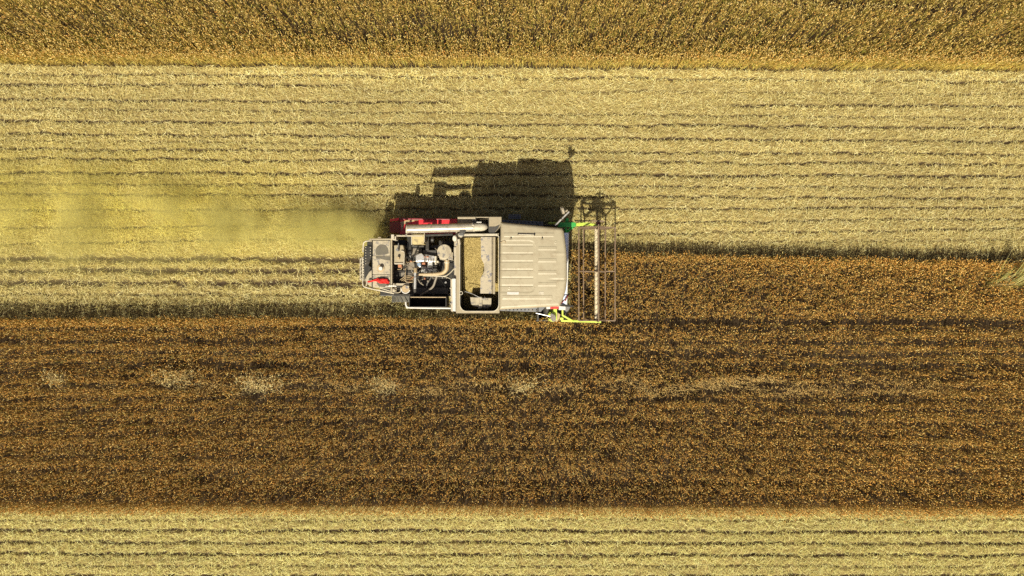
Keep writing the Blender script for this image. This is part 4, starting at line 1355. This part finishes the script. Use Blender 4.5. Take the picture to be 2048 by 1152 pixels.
tag(o, 'heap of golden threshed wheat grain lying in the open tank of the harvester', 'grain', kind='stuff')

# ------------------------------------------------------------------ chaff dust blown out behind the machine
m = bpy.data.materials.new('chaff_dust')
m.use_nodes = True
n = m.node_tree
n.nodes.remove(n.nodes['Principled BSDF'])
pv = n.nodes.new('ShaderNodeVolumePrincipled')
pv.inputs['Color'].default_value = (0.95, 0.87, 0.34, 1)
pv.inputs['Anisotropy'].default_value = 0.0
n.links.new(pv.outputs[0], n.nodes['Material Output'].inputs['Volume'])
tc = n.nodes.new('ShaderNodeTexCoord')
sx = n.nodes.new('ShaderNodeSeparateXYZ'); n.links.new(tc.outputs['Object'], sx.inputs[0])
def mth(op, a, b_=None, c=None):
    q = n.nodes.new('ShaderNodeMath'); q.operation = op
    for i, v in enumerate((a, b_, c)):
        if v is None: continue
        if hasattr(v, 'is_output'): n.links.new(v, q.inputs[i])
        else: q.inputs[i].default_value = v
    return q.outputs[0]
DX0, DX1 = -16.5, -3.55
tt = mth('DIVIDE', mth('SUBTRACT', sx.outputs[0], DX0), DX1 - DX0)              # 0 far behind, 1 at the chute
hw = mth('ADD', mth('MULTIPLY', mth('SUBTRACT', 1.0, tt), 1.35), .34)             # plume widens
yc = mth('ADD', mth('MULTIPLY', mth('SUBTRACT', 1.0, tt), .55), 1.55)             # and drifts
dy = mth('DIVIDE', mth('SUBTRACT', sx.outputs[1], yc), hw)
dz = mth('DIVIDE', mth('SUBTRACT', sx.outputs[2], .55), mth('ADD', mth('MULTIPLY', hw, .45), .25))
r2 = mth('ADD', mth('MULTIPLY', dy, dy), mth('MULTIPLY', dz, dz))
fall = mth('POWER', 2.718, mth('MULTIPLY', r2, -1.3))
edge = mth('MULTIPLY', mth('SMOOTH_MIN', mth('MULTIPLY', tt, 3.0), 1.0, .3), mth('SMOOTH_MIN', mth('MULTIPLY', mth('SUBTRACT', 1.0, tt), 14.0), 1.0, .2))
nf = noise(n, .85, 5, .62, .42, .60)
dens = mth('MULTIPLY', mth('MULTIPLY', fall, edge), mth('ADD', mth('MULTIPLY', nf, 1.15), .10))
dens = mth('MULTIPLY', dens, mth('ADD', mth('MULTIPLY', mth('POWER', tt, 4.0), .85), .20))
n.links.new(mth('MULTIPLY', dens, DUST), pv.inputs['Density'])
MAT['dust'] = m
vs, fs = [], []
NS, NK = 14, 20
for i in range(NS + 1):
    t_ = i / NS
    x_ = DX0 + (DX1 - DX0) * t_
    hw_ = (1 - t_) * 1.25 + .40
    yc_ = (1 - t_) * .55 + 1.55
    for k in range(NK):
        a = 2 * math.pi * k / NK
        vs.append((x_, yc_ + 1.9 * hw_ * math.cos(a), max(.02, .55 + 1.7 * (hw_ * .45 + .25) * math.sin(a))))
for i in range(NS):
    for k in range(NK):
        a, b_ = i * NK + k, i * NK + (k + 1) % NK
        fs.append((a, a + NK, b_ + NK, b_))
fs += [tuple(range(NK)), tuple(range(NS * NK + NK - 1, NS * NK - 1, -1))]
me = bpy.data.meshes.new('dust_cloud'); me.from_pydata(vs, [], fs)
import bmesh
bm = bmesh.new(); bm.from_mesh(me); bmesh.ops.recalc_face_normals(bm, faces=bm.faces[:]); bm.to_mesh(me); bm.free(); me.update(); me.materials.append(m)
o = bpy.data.objects.new('dust_cloud', me); COL.objects.link(o)
tag(o, 'thin yellow cloud of chaff dust drifting over the stubble behind the red chute', 'dust cloud', kind='stuff')
S.cycles.volume_step_rate = 0.4
S.cycles.volume_max_steps = 128
